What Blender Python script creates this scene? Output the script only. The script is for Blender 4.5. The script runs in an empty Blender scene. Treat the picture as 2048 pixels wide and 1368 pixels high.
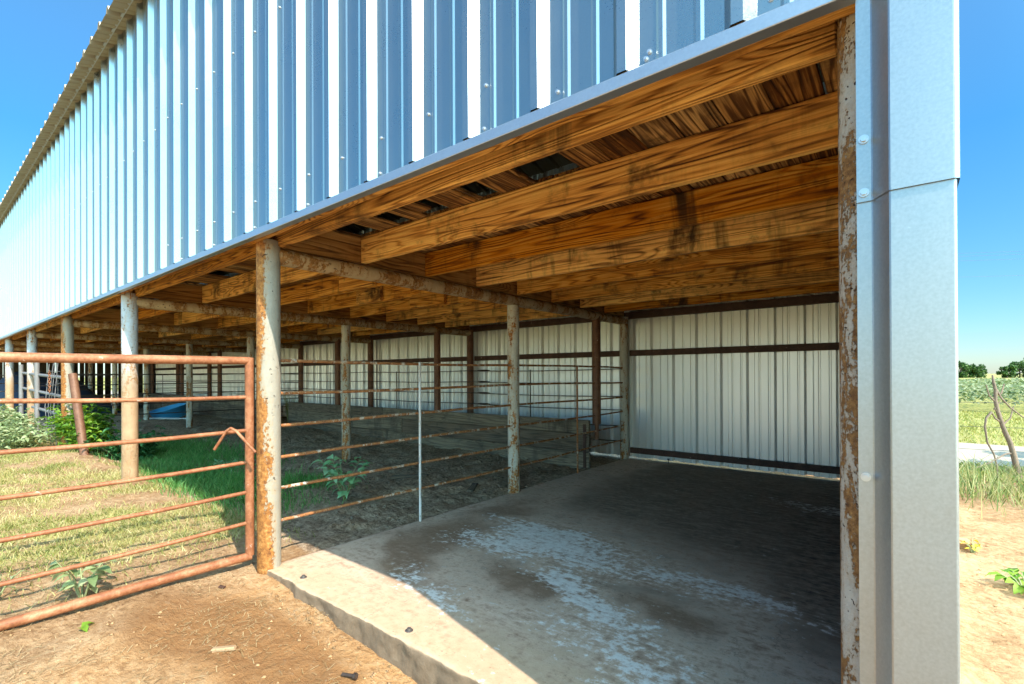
import bpy, math, random
import numpy as np
from mathutils import Vector, Matrix, Quaternion

random.seed(7)
RNG = np.random.default_rng(11)
S = bpy.context.scene
COL = S.collection
R = math.radians

# ------------------------------------------------------------------ measured layout (metres)
W = 2.9715            # bay width along the wall (x)
NB = 8                # bays
XL = -(NB - 1) * W    # far end line
YM, YB, YK = 2.425, 4.122, 4.909
PIPE_Z, PIPE_R = 1.872, 0.053
JB, JT = 1.932, 2.118  # joist bottom / top
SUN = Vector((4.06, -1.0, 3.95)).normalized()

# ------------------------------------------------------------------ noise (numpy value noise)
_P = RNG.random((256, 256))
def vnoise(x, y):
    x = np.asarray(x, float); y = np.asarray(y, float)
    xi = np.floor(x).astype(int); yi = np.floor(y).astype(int)
    fx = x - xi; fy = y - yi
    fx = fx * fx * (3 - 2 * fx); fy = fy * fy * (3 - 2 * fy)
    a = _P[xi % 256, yi % 256]; b = _P[(xi + 1) % 256, yi % 256]
    c = _P[xi % 256, (yi + 1) % 256]; d = _P[(xi + 1) % 256, (yi + 1) % 256]
    return (a * (1 - fx) + b * fx) * (1 - fy) + (c * (1 - fx) + d * fx) * fy
def fbm(x, y, o=4):
    s = 0; a = 0.5; t = 0
    for i in range(o):
        s = s + a * vnoise(x * 2 ** i + 17.3 * i, y * 2 ** i + 9.1 * i); t += a; a *= 0.5
    return s / t
def sst(e0, e1, v):
    t = np.clip((np.asarray(v, float) - e0) / (e1 - e0), 0, 1)
    return t * t * (3 - 2 * t)

# ------------------------------------------------------------------ mesh helpers
class MB:
    def __init__(self):
        self.v = []; self.f = []; self.r = []; self.sm = []
    def add(self, vs, fs, rnd=None, smooth=False):
        o = len(self.v); rnd = random.random() if rnd is None else rnd
        self.v += [tuple(p) for p in vs]
        for f in fs:
            self.f.append(tuple(i + o for i in f)); self.r.append(rnd); self.sm.append(smooth)
    def box(self, x0, x1, y0, y1, z0, z1, rnd=None, bev=0.0):
        if bev <= 0:
            vs = [(x0,y0,z0),(x1,y0,z0),(x1,y1,z0),(x0,y1,z0),(x0,y0,z1),(x1,y0,z1),(x1,y1,z1),(x0,y1,z1)]
            fs = [(0,3,2,1),(4,5,6,7),(0,1,5,4),(1,2,6,5),(2,3,7,6),(3,0,4,7)]
            self.add(vs, fs, rnd); return
        b = bev; vs = []; idx = {}
        for sx in (0,1):
            for sy in (0,1):
                for sz in (0,1):
                    X = (x0,x1)[sx]; Y = (y0,y1)[sy]; Z = (z0,z1)[sz]
                    dx = b*(1-2*sx); dy = b*(1-2*sy); dz = b*(1-2*sz)
                    idx[sx,sy,sz] = len(vs)
                    vs += [(X,Y+dy,Z+dz),(X+dx,Y,Z+dz),(X+dx,Y+dy,Z)]
        fs = []
        I = lambda s, k: idx[s] + k
        for s in (0,1):
            q = [(s,0,0),(s,1,0),(s,1,1),(s,0,1)]; fs.append([I(c,0) for c in (q if s else q[::-1])])
            q = [(0,s,0),(1,s,0),(1,s,1),(0,s,1)]; fs.append([I(c,1) for c in (q if not s else q[::-1])])
            q = [(0,0,s),(1,0,s),(1,1,s),(0,1,s)]; fs.append([I(c,2) for c in (q if s else q[::-1])])
        for a in (0,1):
            for c in (0,1):
                fs.append([I((0,a,c),1),I((0,a,c),2),I((1,a,c),2),I((1,a,c),1)])
                fs.append([I((a,0,c),0),I((a,0,c),2),I((a,1,c),2),I((a,1,c),0)])
                fs.append([I((a,c,0),0),I((a,c,0),1),I((a,c,1),1),I((a,c,1),0)])
        for k in idx.values(): fs.append([k,k+1,k+2])
        self.add(vs, fs, rnd)
    def tube(self, pts, rad, n=10, caps=True, rnd=None, wob=0.0):
        pts = [Vector(p) for p in pts]; m = len(pts)
        rads = rad if isinstance(rad, (list, tuple)) else [rad] * m
        vs = []; fs = []; prev = None
        for i, p in enumerate(pts):
            t = (pts[min(i+1,m-1)] - pts[max(i-1,0)]).normalized()
            if prev is None:
                a = Vector((0,0,1)) if abs(t.z) < 0.9 else Vector((1,0,0))
                u = t.cross(a).normalized()
            else:
                u = (prev - t * prev.dot(t)).normalized()
            prev = u; w = t.cross(u)
            for k in range(n):
                an = 2*math.pi*k/n; rr = rads[i] * (1 + (random.uniform(-wob,wob) if wob else 0))
                vs.append(p + (u*math.cos(an) + w*math.sin(an)) * rr)
        for i in range(m-1):
            for k in range(n):
                k2 = (k+1) % n
                fs.append((i*n+k, i*n+k2, (i+1)*n+k2, (i+1)*n+k))
        self.add(vs, fs, rnd, True)
        if caps:
            self.add(vs[:n], [tuple(range(n))[::-1]], rnd); self.add(vs[-n:], [tuple(range(n))], rnd)
    def extrude(self, prof, d, o=(0,0,0), rnd=None, smooth=False):
        d = Vector(d); o = Vector(o); n = len(prof)
        vs = [o + Vector(p) for p in prof] + [o + Vector(p) + d for p in prof]
        self.add(vs, [(i, i+1, n+i+1, n+i) for i in range(n-1)], rnd, smooth)
    def leaf(self, p, d, up, L, w, rnd=None, fold=0.25, droop=0.2):
        p = Vector(p); d = Vector(d).normalized(); up = Vector(up)
        s = d.cross(up)
        if s.length < 1e-4: s = d.cross(Vector((1,0,0.3)))
        s.normalize(); n = s.cross(d).normalized()
        a = p + d*L*0.3 + n*L*0.06; b = p + d*L*0.68; c = p + d*L - n*L*droop
        vs = [p, a + s*w*0.42 + n*w*fold, b + s*w*0.34 + n*w*fold*.7, c, b - s*w*0.34 + n*w*fold*.7, a - s*w*0.42 + n*w*fold, a, b]
        self.add(vs, [(0,1,6),(1,2,7,6),(2,3,7),(0,6,5),(6,7,4,5),(7,3,4)], rnd, True)
    def mesh(self, name):
        me = bpy.data.meshes.new(name); me.from_pydata(self.v, [], self.f)
        at = me.attributes.new('rnd', 'FLOAT', 'FACE'); at.data.foreach_set('value', self.r)
        me.polygons.foreach_set('use_smooth', self.sm); me.update(); return me

def obj(name, mb, mat, parent=None, loc=None):
    me = mb.mesh(name) if isinstance(mb, MB) else mb
    if mat and not me.materials: me.materials.append(mat)
    o = bpy.data.objects.new(name, me); COL.objects.link(o)
    if parent: o.parent = parent
    if loc is not None: o.location = loc
    return o
def tag(o, label=None, cat=None, group=None, kind=None):
    if label: o['label'] = label
    if cat: o['category'] = cat
    if group: o['group'] = group
    if kind: o['kind'] = kind
    return o
def thing(name, label, cat, loc=(0,0,0), group=None):
    o = bpy.data.objects.new(name, None); COL.objects.link(o); o.location = loc
    o.empty_display_size = 0.2
    return tag(o, label, cat, group)
def copy_tree(src, loc, rotz=0, scale=1.0, label=None):
    r = src.copy(); COL.objects.link(r); r.location = loc; r.rotation_euler = (0,0,rotz); r.scale = (scale,)*3
    if label: r['label'] = label
    for ch in list(src.children):
        c = ch.copy(); COL.objects.link(c); c.parent = r
        for g in ch.children:
            d = g.copy(); COL.objects.link(d); d.parent = c
    return r
def arr_mesh(name, V, F, rnd=None):
    me = bpy.data.meshes.new(name)
    V = np.asarray(V, np.float32); F = np.asarray(F, np.int32)
    me.vertices.add(len(V)); me.vertices.foreach_set('co', V.ravel())
    k = F.shape[1]; me.loops.add(F.size); me.loops.foreach_set('vertex_index', F.ravel())
    me.polygons.add(len(F)); me.polygons.foreach_set('loop_start', np.arange(0, F.size, k, dtype=np.int32))
    try: me.polygons.foreach_set('loop_total', np.full(len(F), k, np.int32))
    except Exception: pass
    if rnd is not None:
        at = me.attributes.new('rnd', 'FLOAT', 'FACE'); at.data.foreach_set('value', np.asarray(rnd, np.float32))
    me.update(calc_edges=True); me.validate(); return me

# ------------------------------------------------------------------ node helpers
class NT:
    def __init__(self, name):
        self.m = bpy.data.materials.new(name); self.m.use_nodes = True
        self.t = self.m.node_tree; self.t.nodes.clear()
        self.out = self.n('ShaderNodeOutputMaterial'); self.b = self.n('ShaderNodeBsdfPrincipled')
        self.t.links.new(self.b.outputs[0], self.out.inputs[0])
    def n(self, t, **kw):
        x = self.t.nodes.new(t)
        for k, v in kw.items(): setattr(x, k, v)
        return x
    def put(self, sock, v):
        if hasattr(v, 'is_output'): self.t.links.new(v, sock)
        elif v is not None:
            if isinstance(v, (tuple, list)) and len(v) == 3 and sock.type == 'RGBA': v = (*v, 1)
            sock.default_value = v
    def obj(self): return self.n('ShaderNodeTexCoord').outputs['Object']
    def pos(self): return self.n('ShaderNodeNewGeometry').outputs['Position']
    def attr(self, a, o='Fac'): return self.n('ShaderNodeAttribute', attribute_name=a).outputs[o]
    def orand(self): return self.n('ShaderNodeObjectInfo').outputs['Random']
    def math(self, op, a, b=None, c=None, clamp=False):
        x = self.n('ShaderNodeMath', operation=op, use_clamp=clamp)
        self.put(x.inputs[0], a)
        if b is not None: self.put(x.inputs[1], b)
        if c is not None: self.put(x.inputs[2], c)
        return x.outputs[0]
    def vmath(self, op, a, b):
        x = self.n('ShaderNodeVectorMath', operation=op); self.put(x.inputs[0], a); self.put(x.inputs[1], b); return x.outputs[0]
    def noise(self, vec, scale, det=4, rough=0.55, dist=0.0, col=False):
        x = self.n('ShaderNodeTexNoise'); self.put(x.inputs['Vector'], vec)
        self.put(x.inputs['Scale'], scale); x.inputs['Detail'].default_value = det
        x.inputs['Roughness'].default_value = rough; x.inputs['Distortion'].default_value = dist
        return x.outputs['Color' if col else 'Fac']
    def voro(self, vec, scale, feat='F1', rnd=1.0):
        x = self.n('ShaderNodeTexVoronoi', feature=feat); self.put(x.inputs['Vector'], vec)
        x.inputs['Scale'].default_value = scale; x.inputs['Randomness'].default_value = rnd
        return x.outputs['Distance']
    def mapv(self, vec, scale=(1,1,1), rot=(0,0,0), loc=(0,0,0)):
        x = self.n('ShaderNodeMapping'); self.put(x.inputs[0], vec)
        x.inputs['Location'].default_value = loc; x.inputs['Rotation'].default_value = rot; x.inputs['Scale'].default_value = scale
        return x.outputs[0]
    def ramp(self, f, stops, interp='LINEAR'):
        x = self.n('ShaderNodeValToRGB'); self.put(x.inputs[0], f); r = x.color_ramp; r.interpolation = interp
        while len(r.elements) < len(stops): r.elements.new(0.5)
        for e, (p, c) in zip(r.elements, stops):
            e.position = p; e.color = (*c, 1) if not isinstance(c, (int, float)) else (c, c, c, 1)
        return x.outputs[0]
    def step(self, f, a, b):
        x = self.n('ShaderNodeMapRange', interpolation_type='SMOOTHSTEP'); self.put(x.inputs[0], f)
        self.put(x.inputs[1], a); self.put(x.inputs[2], b); return x.outputs[0]
    def mix(self, f, a, b, mode='MIX'):
        x = self.n('ShaderNodeMix', data_type='RGBA', blend_type=mode)
        self.put(x.inputs[0], f); self.put(x.inputs[6], a); self.put(x.inputs[7], b); return x.outputs[2]
    def bump(self, h, strength=0.3, dist=0.01):
        x = self.n('ShaderNodeBump'); self.put(x.inputs['Height'], h)
        x.inputs['Strength'].default_value = strength; x.inputs['Distance'].default_value = dist; return x.outputs[0]
    def hsv(self, c, h=0.5, s=1.0, v=1.0):
        x = self.n('ShaderNodeHueSaturation'); self.put(x.inputs['Hue'], h); self.put(x.inputs['Saturation'], s); self.put(x.inputs['Value'], v)
        self.put(x.inputs['Color'], c); return x.outputs[0]
    def fin(self, col=None, rough=0.7, metal=0.0, normal=None, spec=None, **kw):
        b = self.b.inputs
        if col is not None: self.put(b['Base Color'], col)
        self.put(b['Roughness'], rough); self.put(b['Metallic'], metal)
        if normal is not None: self.put(b['Normal'], normal)
        if spec is not None: self.put(b['Specular IOR Level'], spec)
        for k, v in kw.items(): self.put(b[k], v)
        return self.m

def rand_offset(n):
    r = n.math('ADD', n.math('MULTIPLY', n.orand(), 41.0), n.math('MULTIPLY', n.attr('rnd'), 67.0))
    c = n.n('ShaderNodeCombineXYZ'); n.put(c.inputs[0], r); n.put(c.inputs[1], n.math('MULTIPLY', r, 1.7)); n.put(c.inputs[2], n.math('MULTIPLY', r, 0.61))
    return n.vmath('ADD', n.obj(), c.outputs[0])

def wood(name, axis='x', cols=((.10,.035,.008),(.40,.19,.045),(.62,.35,.11)), stain=0.6, rough=0.75, weather=0.0, freq=13.0):
    n = NT(name); v = rand_offset(n)
    def sc(al, ac): return {'x': (al,ac,ac), 'y': (ac,al,ac), 'z': (ac,ac,al)}[axis]
    base = n.noise(n.mapv(v, sc(0.48, 9.0)), 1.0, 2, 0.45, 0.25)
    kn = n.voro(n.mapv(v, sc(1.15, 5.0)), 1.0)
    base = n.math('MULTIPLY_ADD', n.step(kn, 0.42, 0.0), 0.30, base)
    ring = n.math('SINE', n.math('MULTIPLY', base, freq * 6.283))
    ring = n.math('MULTIPLY_ADD', ring, 0.5, 0.5)
    ring = n.math('POWER', ring, 2.6)
    fib = n.noise(n.mapv(v, sc(2.2, 130)), 1.0, 4, 0.65)
    big = n.noise(n.mapv(v, sc(0.9, 3.0)), 1.0, 3, 0.6)
    f = n.math('MULTIPLY_ADD', ring, -0.31, n.math('MULTIPLY_ADD', fib, 0.55, n.math('MULTIPLY_ADD', big, 0.60, 0.055)))
    f = n.math('ADD', f, n.math('MULTIPLY', n.math('SUBTRACT', n.noise(n.mapv(v, sc(1.1, 48)), 1.0, 5, 0.7, 0.2), .5), 1.0))
    col = n.ramp(f, [(0.16, cols[0]), (0.5, cols[1]), (0.84, cols[2])])
    # knots
    col = n.mix(n.math('MULTIPLY', n.step(kn, 0.085, 0.035), 0.85), col, (.045,.017,.006))
    # dark water stains running across the board
    dv = n.noise(n.mapv(v, {'x': (5.5,5.5,1.1), 'y': (3,6,.8), 'z': (6,6,.8)}[axis]), 1.0, 5, 0.65, 0.5)
    dm = n.noise(n.mapv(v, (0.8,0.8,0.8)), 1.0, 2)
    st = n.math('MULTIPLY', n.step(dv, 0.50, 0.72), n.step(dm, 0.42, 0.62))
    col = n.mix(n.math('MULTIPLY', st, stain), col, (.035,.02,.01))
    bl = n.noise(v, 3.3, 5, 0.7)
    col = n.mix(n.math('MULTIPLY', n.step(bl, 0.50, 0.72), stain * .9), col, (.03,.018,.01))
    # value / hue change from board to board
    rr = n.math('FRACT', n.math('ADD', n.math('MULTIPLY', n.orand(), 7.13), n.math('MULTIPLY', n.attr('rnd'), 3.7)))
    col = n.hsv(col, n.math('MULTIPLY_ADD', rr, 0.022, 0.489), n.math('MULTIPLY_ADD', rr, -0.2, 1.1), n.math('MULTIPLY_ADD', rr, 0.55, 0.66))
    if weather: col = n.mix(weather, col, n.ramp(fib, [(0.3, (.10,.095,.08)), (0.7, (.34,.33,.29))]))
    h = n.math('MULTIPLY_ADD', f, 0.9, n.math('MULTIPLY', ring, -0.3))
    return n.fin(col, rough, 0, n.bump(h, 0.8, 0.006), 0.25)

def rusty_paint(name, paint=(.60,.60,.57), rust=((.30,.12,.03),(.50,.24,.07),(.09,.035,.015)), amount=0.5, low=0.0, scale=1.0, pit=1.0, dirtlow=0.0, side=0.0):
    n = NT(name); v = rand_offset(n); p = n.pos()
    sep = n.n('ShaderNodeSeparateXYZ'); n.put(sep.inputs[0], p); z = sep.outputs[2]
    a = n.noise(n.mapv(v, (6*scale,6*scale,1.8*scale)), 1.0, 7, 0.68, 0.4)
    sp = n.noise(v, 34*scale, 4, 0.6)
    lowf = n.math('MULTIPLY', n.step(z, 1.5, 0.0), low)
    if side:
        g = n.n('ShaderNodeNewGeometry'); sn = n.n('ShaderNodeSeparateXYZ'); n.put(sn.inputs[0], g.outputs['Normal'])
        lowf = n.math('ADD', lowf, n.math('MULTIPLY', n.math('MULTIPLY_ADD', sn.outputs[1], -0.75, n.math('MULTIPLY_ADD', sn.outputs[0], -0.35, -0.45)), side))
    m = n.math('ADD', n.math('MULTIPLY_ADD', sp, 0.35, a), lowf)
    t = 0.86 - 0.3 * amount
    mask = n.step(m, t - 0.02, t + 0.035)
    halo = n.step(m, t - 0.16, t + 0.02)
    rc = n.ramp(n.noise(v, 22*scale, 6, 0.7), [(0.3, rust[2]), (0.5, rust[0]), (0.68, rust[1])])
    pc = n.mix(n.noise(v, 9*scale, 5, 0.65), tuple(c*.72 for c in paint), tuple(min(1, c*1.12) for c in paint))
    pc = n.mix(n.math('MULTIPLY', halo, 0.45), pc, (.42,.27,.13))
    col = n.mix(mask, pc, rc)
    ch = n.step(n.voro(n.vmath('ADD', v, n.vmath('MULTIPLY', n.noise(v, 14, 3, .6, 0, True), (.12,.12,.12))), 16*scale), 0.20, 0.12)
    chips = n.math('MULTIPLY', ch, n.step(n.noise(v, 4.5*scale, 3), 0.44, 0.56))
    col = n.mix(n.math('MULTIPLY', chips, 0.9*pit), col, (.055,.025,.014))
    if dirtlow:
        dl = n.math('MULTIPLY', n.step(n.math('MULTIPLY_ADD', n.noise(v, 5, 4), 0.9, z), 2.15, 1.2), dirtlow)
        col = n.mix(dl, col, n.mix(n.noise(v, 12, 6, .7), (.26,.14,.06), (.52,.34,.19)))
    h = n.math('ADD', n.math('MULTIPLY', mask, -0.5), n.math('MULTIPLY_ADD', chips, -0.7, n.math('MULTIPLY', n.noise(v, 45*scale, 5, 0.7), 0.6)))
    return n.fin(col, n.math('MULTIPLY_ADD', mask, 0.25, 0.55), 0, n.bump(h, 0.9, 0.006), 0.3)

def rust_pipe(name, c0=(.20,.065,.03), c1=(.36,.14,.07), c2=(.50,.24,.13), rough=0.6):
    n = NT(name); v = rand_offset(n)
    a = n.noise(v, 6, 6, 0.7, 0.3); b = n.noise(v, 60, 4, 0.7)
    f = n.math('MULTIPLY_ADD', b, 0.45, n.math('MULTIPLY', a, 0.75))
    col = n.ramp(f, [(0.38, c0), (0.58, c1), (0.78, c2)])
    sc = n.step(n.noise(n.mapv(v, (18,18,18)), 1, 3, 0.6), 0.70, 0.74)
    col = n.mix(n.math('MULTIPLY', sc, 0.6), col, (.6,.45,.36))
    return n.fin(col, rough, 0.1, n.bump(b, 0.25, 0.002), 0.4)

def plain(name, col, rough=0.7, metal=0.0, var=0.25, scale=12):
    n = NT(name); v = n.obj(); f = n.noise(v, scale, 5, 0.65)
    c = n.mix(f, tuple(x*(1-var) for x in col), tuple(min(1, x*(1+var)) for x in col))
    return n.fin(c, rough, metal, n.bump(f, 0.15, 0.004))

def galv(name, col=(.60,.65,.72), rough=0.34, metal=0.75, spangle=0.10, dust=0.0, specks=0.25, bmp=0.2, rvar=1.0):
    n = NT(name); v = n.obj()
    f = n.noise(v, 160, 2, 0.6); g = n.noise(v, 4.2, 5, 0.6); s = n.noise(n.mapv(v, (22,22,0.7)), 1, 4, .6)
    c = n.mix(f, tuple(x*(1-spangle) for x in col), tuple(min(1, x*(1+spangle)) for x in col))
    c = n.mix(n.math('MULTIPLY', n.step(s, 0.5, 0.75), 0.14), c, (.42,.42,.42))
    dm = n.step(n.noise(v, 55, 3, .7), 0.70, 0.78)
    c = n.mix(n.math('MULTIPLY', dm, specks), c, (.75,.75,.74))
    if dust: c = n.mix(n.math('MULTIPLY', n.step(g, .4, .7), dust), c, (.36,.30,.22))
    r = n.math('MULTIPLY_ADD', g, 0.14*rvar, n.math('MULTIPLY_ADD', f, 0.12*rvar, rough - 0.13*rvar))
    h = n.noise(n.mapv(v, (1.3,1.3,.5)), 1, 2)
    return n.fin(c, r, metal, n.bump(h, bmp, 0.02), 0.5)

def leafmat(name, c0, c1, c2, trans=0.35, rough=0.55):
    n = NT(name); r = n.attr('rnd'); f = n.noise(n.obj(), 9, 3)
    col = n.ramp(n.math('MULTIPLY_ADD', r, 0.8, n.math('MULTIPLY', f, 0.25)), [(0.1, c0), (0.5, c1), (0.95, c2)])
    n.fin(col, rough, 0, None, 0.35)
    tr = n.n('ShaderNodeBsdfTranslucent'); n.put(tr.inputs[0], n.hsv(col, 0.48, 1.1, 1.25))
    mx = n.n('ShaderNodeMixShader'); mx.inputs[0].default_value = trans
    n.t.links.new(n.b.outputs[0], mx.inputs[1]); n.t.links.new(tr.outputs[0], mx.inputs[2]); n.t.links.new(mx.outputs[0], n.out.inputs[0])
    return n.m

M = {}
M['joist'] = wood('joist_wood', 'x', ((.09,.024,.004),(.68,.275,.036),(1.0,.58,.14)), 1.0)
M['beam'] = wood('beam_wood', 'x', ((.06,.018,.004),(.58,.24,.036),(.94,.52,.13)), 0.7, freq=17)
M['cross'] = wood('cross_wood', 'y', ((.08,.03,.008),(.36,.17,.04),(.56,.31,.10)), 0.5)
M['deck'] = wood('deck_wood', 'y', ((.018,.008,.004),(.17,.072,.02),(.66,.36,.11)), 1.0)
M['bunk'] = wood('bunk_wood', 'x', ((.04,.026,.015),(.18,.13,.08),(.33,.255,.165)), 0.95, 0.85, 0.22)
M['slat'] = wood('slat_wood', 'z', ((.02,.012,.006),(.06,.04,.02),(.10,.07,.04)), 0.6)
M['clad'] = galv('wall_metal', (.385,.425,.43), 0.30, 0.90, .05)
M['backclad'] = galv('back_wall_metal', (.86,.87,.86), 0.34, 0.70, 0.02, 0, 0, .05, .4)
M['trim'] = galv('trim_metal', (.44,.46,.47), 0.37, 0.80, 0.17, 0, .3, .35)
M['flash'] = galv('flashing_metal', (.46,.50,.55), 0.38, 0.8)
M['roof'] = galv('roof_metal', (.40,.35,.26), 0.5, 0.45, 0.06, 0.3)
M['screw'] = plain('screw_metal', (.62,.63,.65), 0.35, 0.8, .1)
M['post'] = rusty_paint('rusty_white_post', (.34,.31,.25), ((.30,.12,.028),(.50,.25,.08),(.11,.04,.016)), amount=0.88, low=0.15, side=0.34, scale=1.7)
M['post_dirt'] = rusty_paint('muddy_post', (.52,.56,.60), amount=0.40, low=0.06, dirtlow=0.95, scale=1.5)
M['postin'] = rusty_paint('inner_post', (.54,.53,.46), amount=0.36, low=0.05, scale=1.8)
M['corner'] = rusty_paint('corner_post_rust', (.58,.55,.48), ((.28,.14,.05),(.46,.26,.09),(.10,.045,.02)), amount=0.60, scale=3.2, pit=1.3)
M['xpipe'] = rusty_paint('cross_pipe_paint', (.54,.42,.26), ((.30,.15,.05),(.45,.26,.11),(.14,.07,.03)), amount=0.62, scale=1.5)
M['brown'] = rust_pipe('brown_pipe', (.07,.03,.018), (.15,.065,.035), (.22,.11,.06))
M['girt'] = rust_pipe('girt_steel', (.035,.017,.012), (.07,.033,.022), (.12,.06,.04))
M['gate'] = rust_pipe('gate_rust', (.12,.036,.014), (.28,.10,.040), (.46,.215,.11))
M['rail'] = rusty_paint('divider_rod', (.66,.60,.52), ((.34,.14,.05),(.46,.22,.09),(.16,.06,.03)), amount=0.85, scale=2.2)
M['stay'] = rusty_paint('divider_stay', (.66,.66,.64), amount=0.2, scale=2)
M['dark'] = rust_pipe('dark_cable', (.02,.015,.012), (.05,.035,.028), (.09,.06,.05))
M['grey'] = plain('grey_pipe', (.20,.19,.185), 0.6, 0.1)
M['leaf_bush'] = leafmat('bush_leaf', (.035,.10,.012), (.10,.24,.02), (.26,.40,.045))
M['leaf_pale'] = leafmat('pale_weed_leaf', (.12,.18,.06), (.26,.34,.15), (.46,.50,.28))
M['leaf_weed'] = leafmat('stall_weed_leaf', (.16,.36,.16), (.26,.52,.26), (.42,.64,.38))
M['leaf_dark'] = leafmat('shade_leaf', (.02,.09,.03), (.05,.18,.06), (.10,.28,.10))
M['leaf_crop'] = leafmat('crop_leaf', (.09,.15,.05), (.22,.28,.13), (.46,.48,.30))
M['leaf_tree'] = leafmat('tree_leaf', (.018,.05,.010), (.05,.115,.02), (.10,.19,.04), 0.25)
M['grass'] = leafmat('grass_blade', (.17,.21,.045), (.42,.385,.13), (.66,.54,.29), 0.3)
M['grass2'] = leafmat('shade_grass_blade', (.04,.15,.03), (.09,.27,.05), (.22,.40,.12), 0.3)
M['tallgrass'] = leafmat('tall_grass_blade', (.07,.14,.03), (.22,.28,.08), (.55,.48,.24), 0.3)
M['verge'] = leafmat('verge_blade', (.20,.26,.05), (.38,.38,.10), (.58,.50,.20), 0.3)
M['straw'] = leafmat('straw_bits', (.16,.09,.035), (.36,.23,.10), (.58,.44,.24), 0.1, 0.8)
M['stem'] = plain('weed_stem', (.25,.27,.12), 0.7)
M['bark'] = plain('dead_branch_bark', (.22,.16,.115), 0.85, 0, .45, 30)
M['trunk'] = plain('tree_trunk_bark', (.10,.07,.05), 0.9)
M['blue'] = plain('blue_plastic', (.05,.33,.66), 0.4, 0, .2, 5)
M['tarp'] = plain('navy_tarp', (.014,.03,.06), 0.6, 0, .4, 5)
M['pvc'] = plain('white_plastic_pipe', (.55,.55,.52), 0.5)
M['wire'] = plain('wire_steel', (.16,.14,.13), 0.5, 0.5)
M['clod'] = plain('dirt_clod', (.42,.25,.12), 0.95, 0, .35, 40)
M['dung'] = plain('dark_clod', (.24,.175,.12), 0.95, 0, .4, 40)
M['bone'] = plain('weathered_chip', (.34,.22,.12), 0.85, 0, .3, 40)

# ------------------------------------------------------------------ ground
def h_front(x):
    return np.interp(x, [-12,-8,-5,-3,-1.2,-.3,0.1,1.0,2.0,3.0,3.4,6], [.12,.14,.14,.10,0.0,-.06,-.085,-.165,-.20,-.20,-.16,-.16])
def ground_h(x, y):
    x = np.asarray(x, float); y = np.asarray(y, float)
    hin = np.interp(x, [-9,-5,-2,0], [0.02,0.0,-.04,-.065])
    t = sst(0.55, -0.1, y)
    h = hin * (1 - t) + h_front(x) * t
    hr = np.interp(y, [-2,2,5,7,9], [-.16,-.13,-.13,-.19,-.21])
    tr = sst(3.05, 3.35, x); h = h * (1 - tr) + hr * tr
    far = sst(5.2, 6.5, y); h = h * (1 - far) - 0.2 * far
    h = h * (1 - sst(20, 60, np.hypot(x, y))) - 0.2 * sst(20, 60, np.hypot(x, y))
    rough = 0.030 * (fbm(x*1.1+3, y*1.1, 3) - .5) + 0.030 * (fbm(x*5, y*5+8, 3) - .5) + 0.020 * (fbm(x*15, y*15, 2) - .5)
    inside = sst(.2,.6,y)*sst(0.1,-.1,x)*sst(5.2,4.8,y)
    rough = rough * (1 + 1.3 * inside)
    rough = rough * (1 - sst(12, 40, np.hypot(x, y)))
    h = h + rough
    slab = sst(0.015, 0.07, x) * sst(3.2, 3.12, x) * sst(-0.015, 0.03, y) * sst(5.1, 5.0, y)
    return h * (1 - slab) + (-0.26) * slab
def axis(a0, a1, st, far):
    a = list(np.arange(a0, a1 + 1e-6, st)); g = st
    lo = [a0]; 
    while lo[-1] > -far: g *= 1.28; lo.append(lo[-1] - g)
    g = st; hi = [a1]
    while hi[-1] < far: g *= 1.28; hi.append(hi[-1] + g)
    return np.array(lo[:0:-1] + a + hi[1:])
gx = axis(-9.5, 4.6, 0.035, 2500); gy = axis(-2.0, 5.3, 0.035, 2500)
X, Y = np.meshgrid(gx, gy, indexing='ij'); Z = ground_h(X, Y)
nx, ny = len(gx), len(gy)
V = np.stack([X.ravel(), Y.ravel(), Z.ravel()], 1)
I = np.arange(nx*ny).reshape(nx, ny)
F = np.stack([I[:-1,:-1].ravel(), I[1:,:-1].ravel(), I[1:,1:].ravel(), I[:-1,1:].ravel()], 1)
gme = arr_mesh('ground', V, F); gme.polygons.foreach_set('use_smooth', np.ones(len(F), bool))
def grass_density(x, y):
    d = fbm(x*0.9+5, y*0.9+2, 3) * 0.7 + fbm(x*3.1, y*3.1+4, 2) * 0.3
    edge = sst(-0.25, -0.9, x + 0.22*(fbm(x*2, y*2, 2) - .5)) * sst(0.75, 0.35, y) 
    gate = sst(-0.95, -0.45, y)  # thin by the gate foot
    m = sst(.34,.56,d) * edge * (0.35 + 0.65*sst(-0.5,-1.2,x)) * (.45 + .55*sst(.36,.60,fbm(x*6.5, y*6.5+11, 2)))
    return m
man = sst(0.16, 0.42, Y + 0.22*(fbm(X*2.2, Y*2.2, 3) - .5)) * sst(0.35, 0.0, X) * sst(5.4, 5.0, Y)
gr = grass_density(X, Y) * sst(1.7, 0.9, Y)
fieldm = sst(11.0, 11.6, Y + .5*(fbm(X, Y, 2)-.5)) * sst(-30, -5, X + Y*0)
fieldm = np.maximum(fieldm, sst(25, 60, np.hypot(X, Y)))
wet = .8*np.exp(-(((X-0.25)/.40)**2 + ((Y+.58)/.24)**2)) + .9*np.exp(-(((X-0.95)/.6)**2 + ((Y+.42)/.20)**2)) + .5*np.exp(-(((X-0.7)/.6)**2 + ((Y+.25)/.15)**2))
orange = .85*sst(-0.1, 0.5, X + .3*(Y+.6)) * sst(3.4, 2.9, X)
ca = gme.color_attributes.new('zone', 'FLOAT_COLOR', 'POINT')
ca.data.foreach_set('color', np.stack([man.ravel(), gr.ravel(), np.clip(fieldm, 0, 1).ravel(), np.ones(nx*ny)], 1).astype(np.float32).ravel())
cb = gme.color_attributes.new('zone2', 'FLOAT_COLOR', 'POINT')
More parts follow.
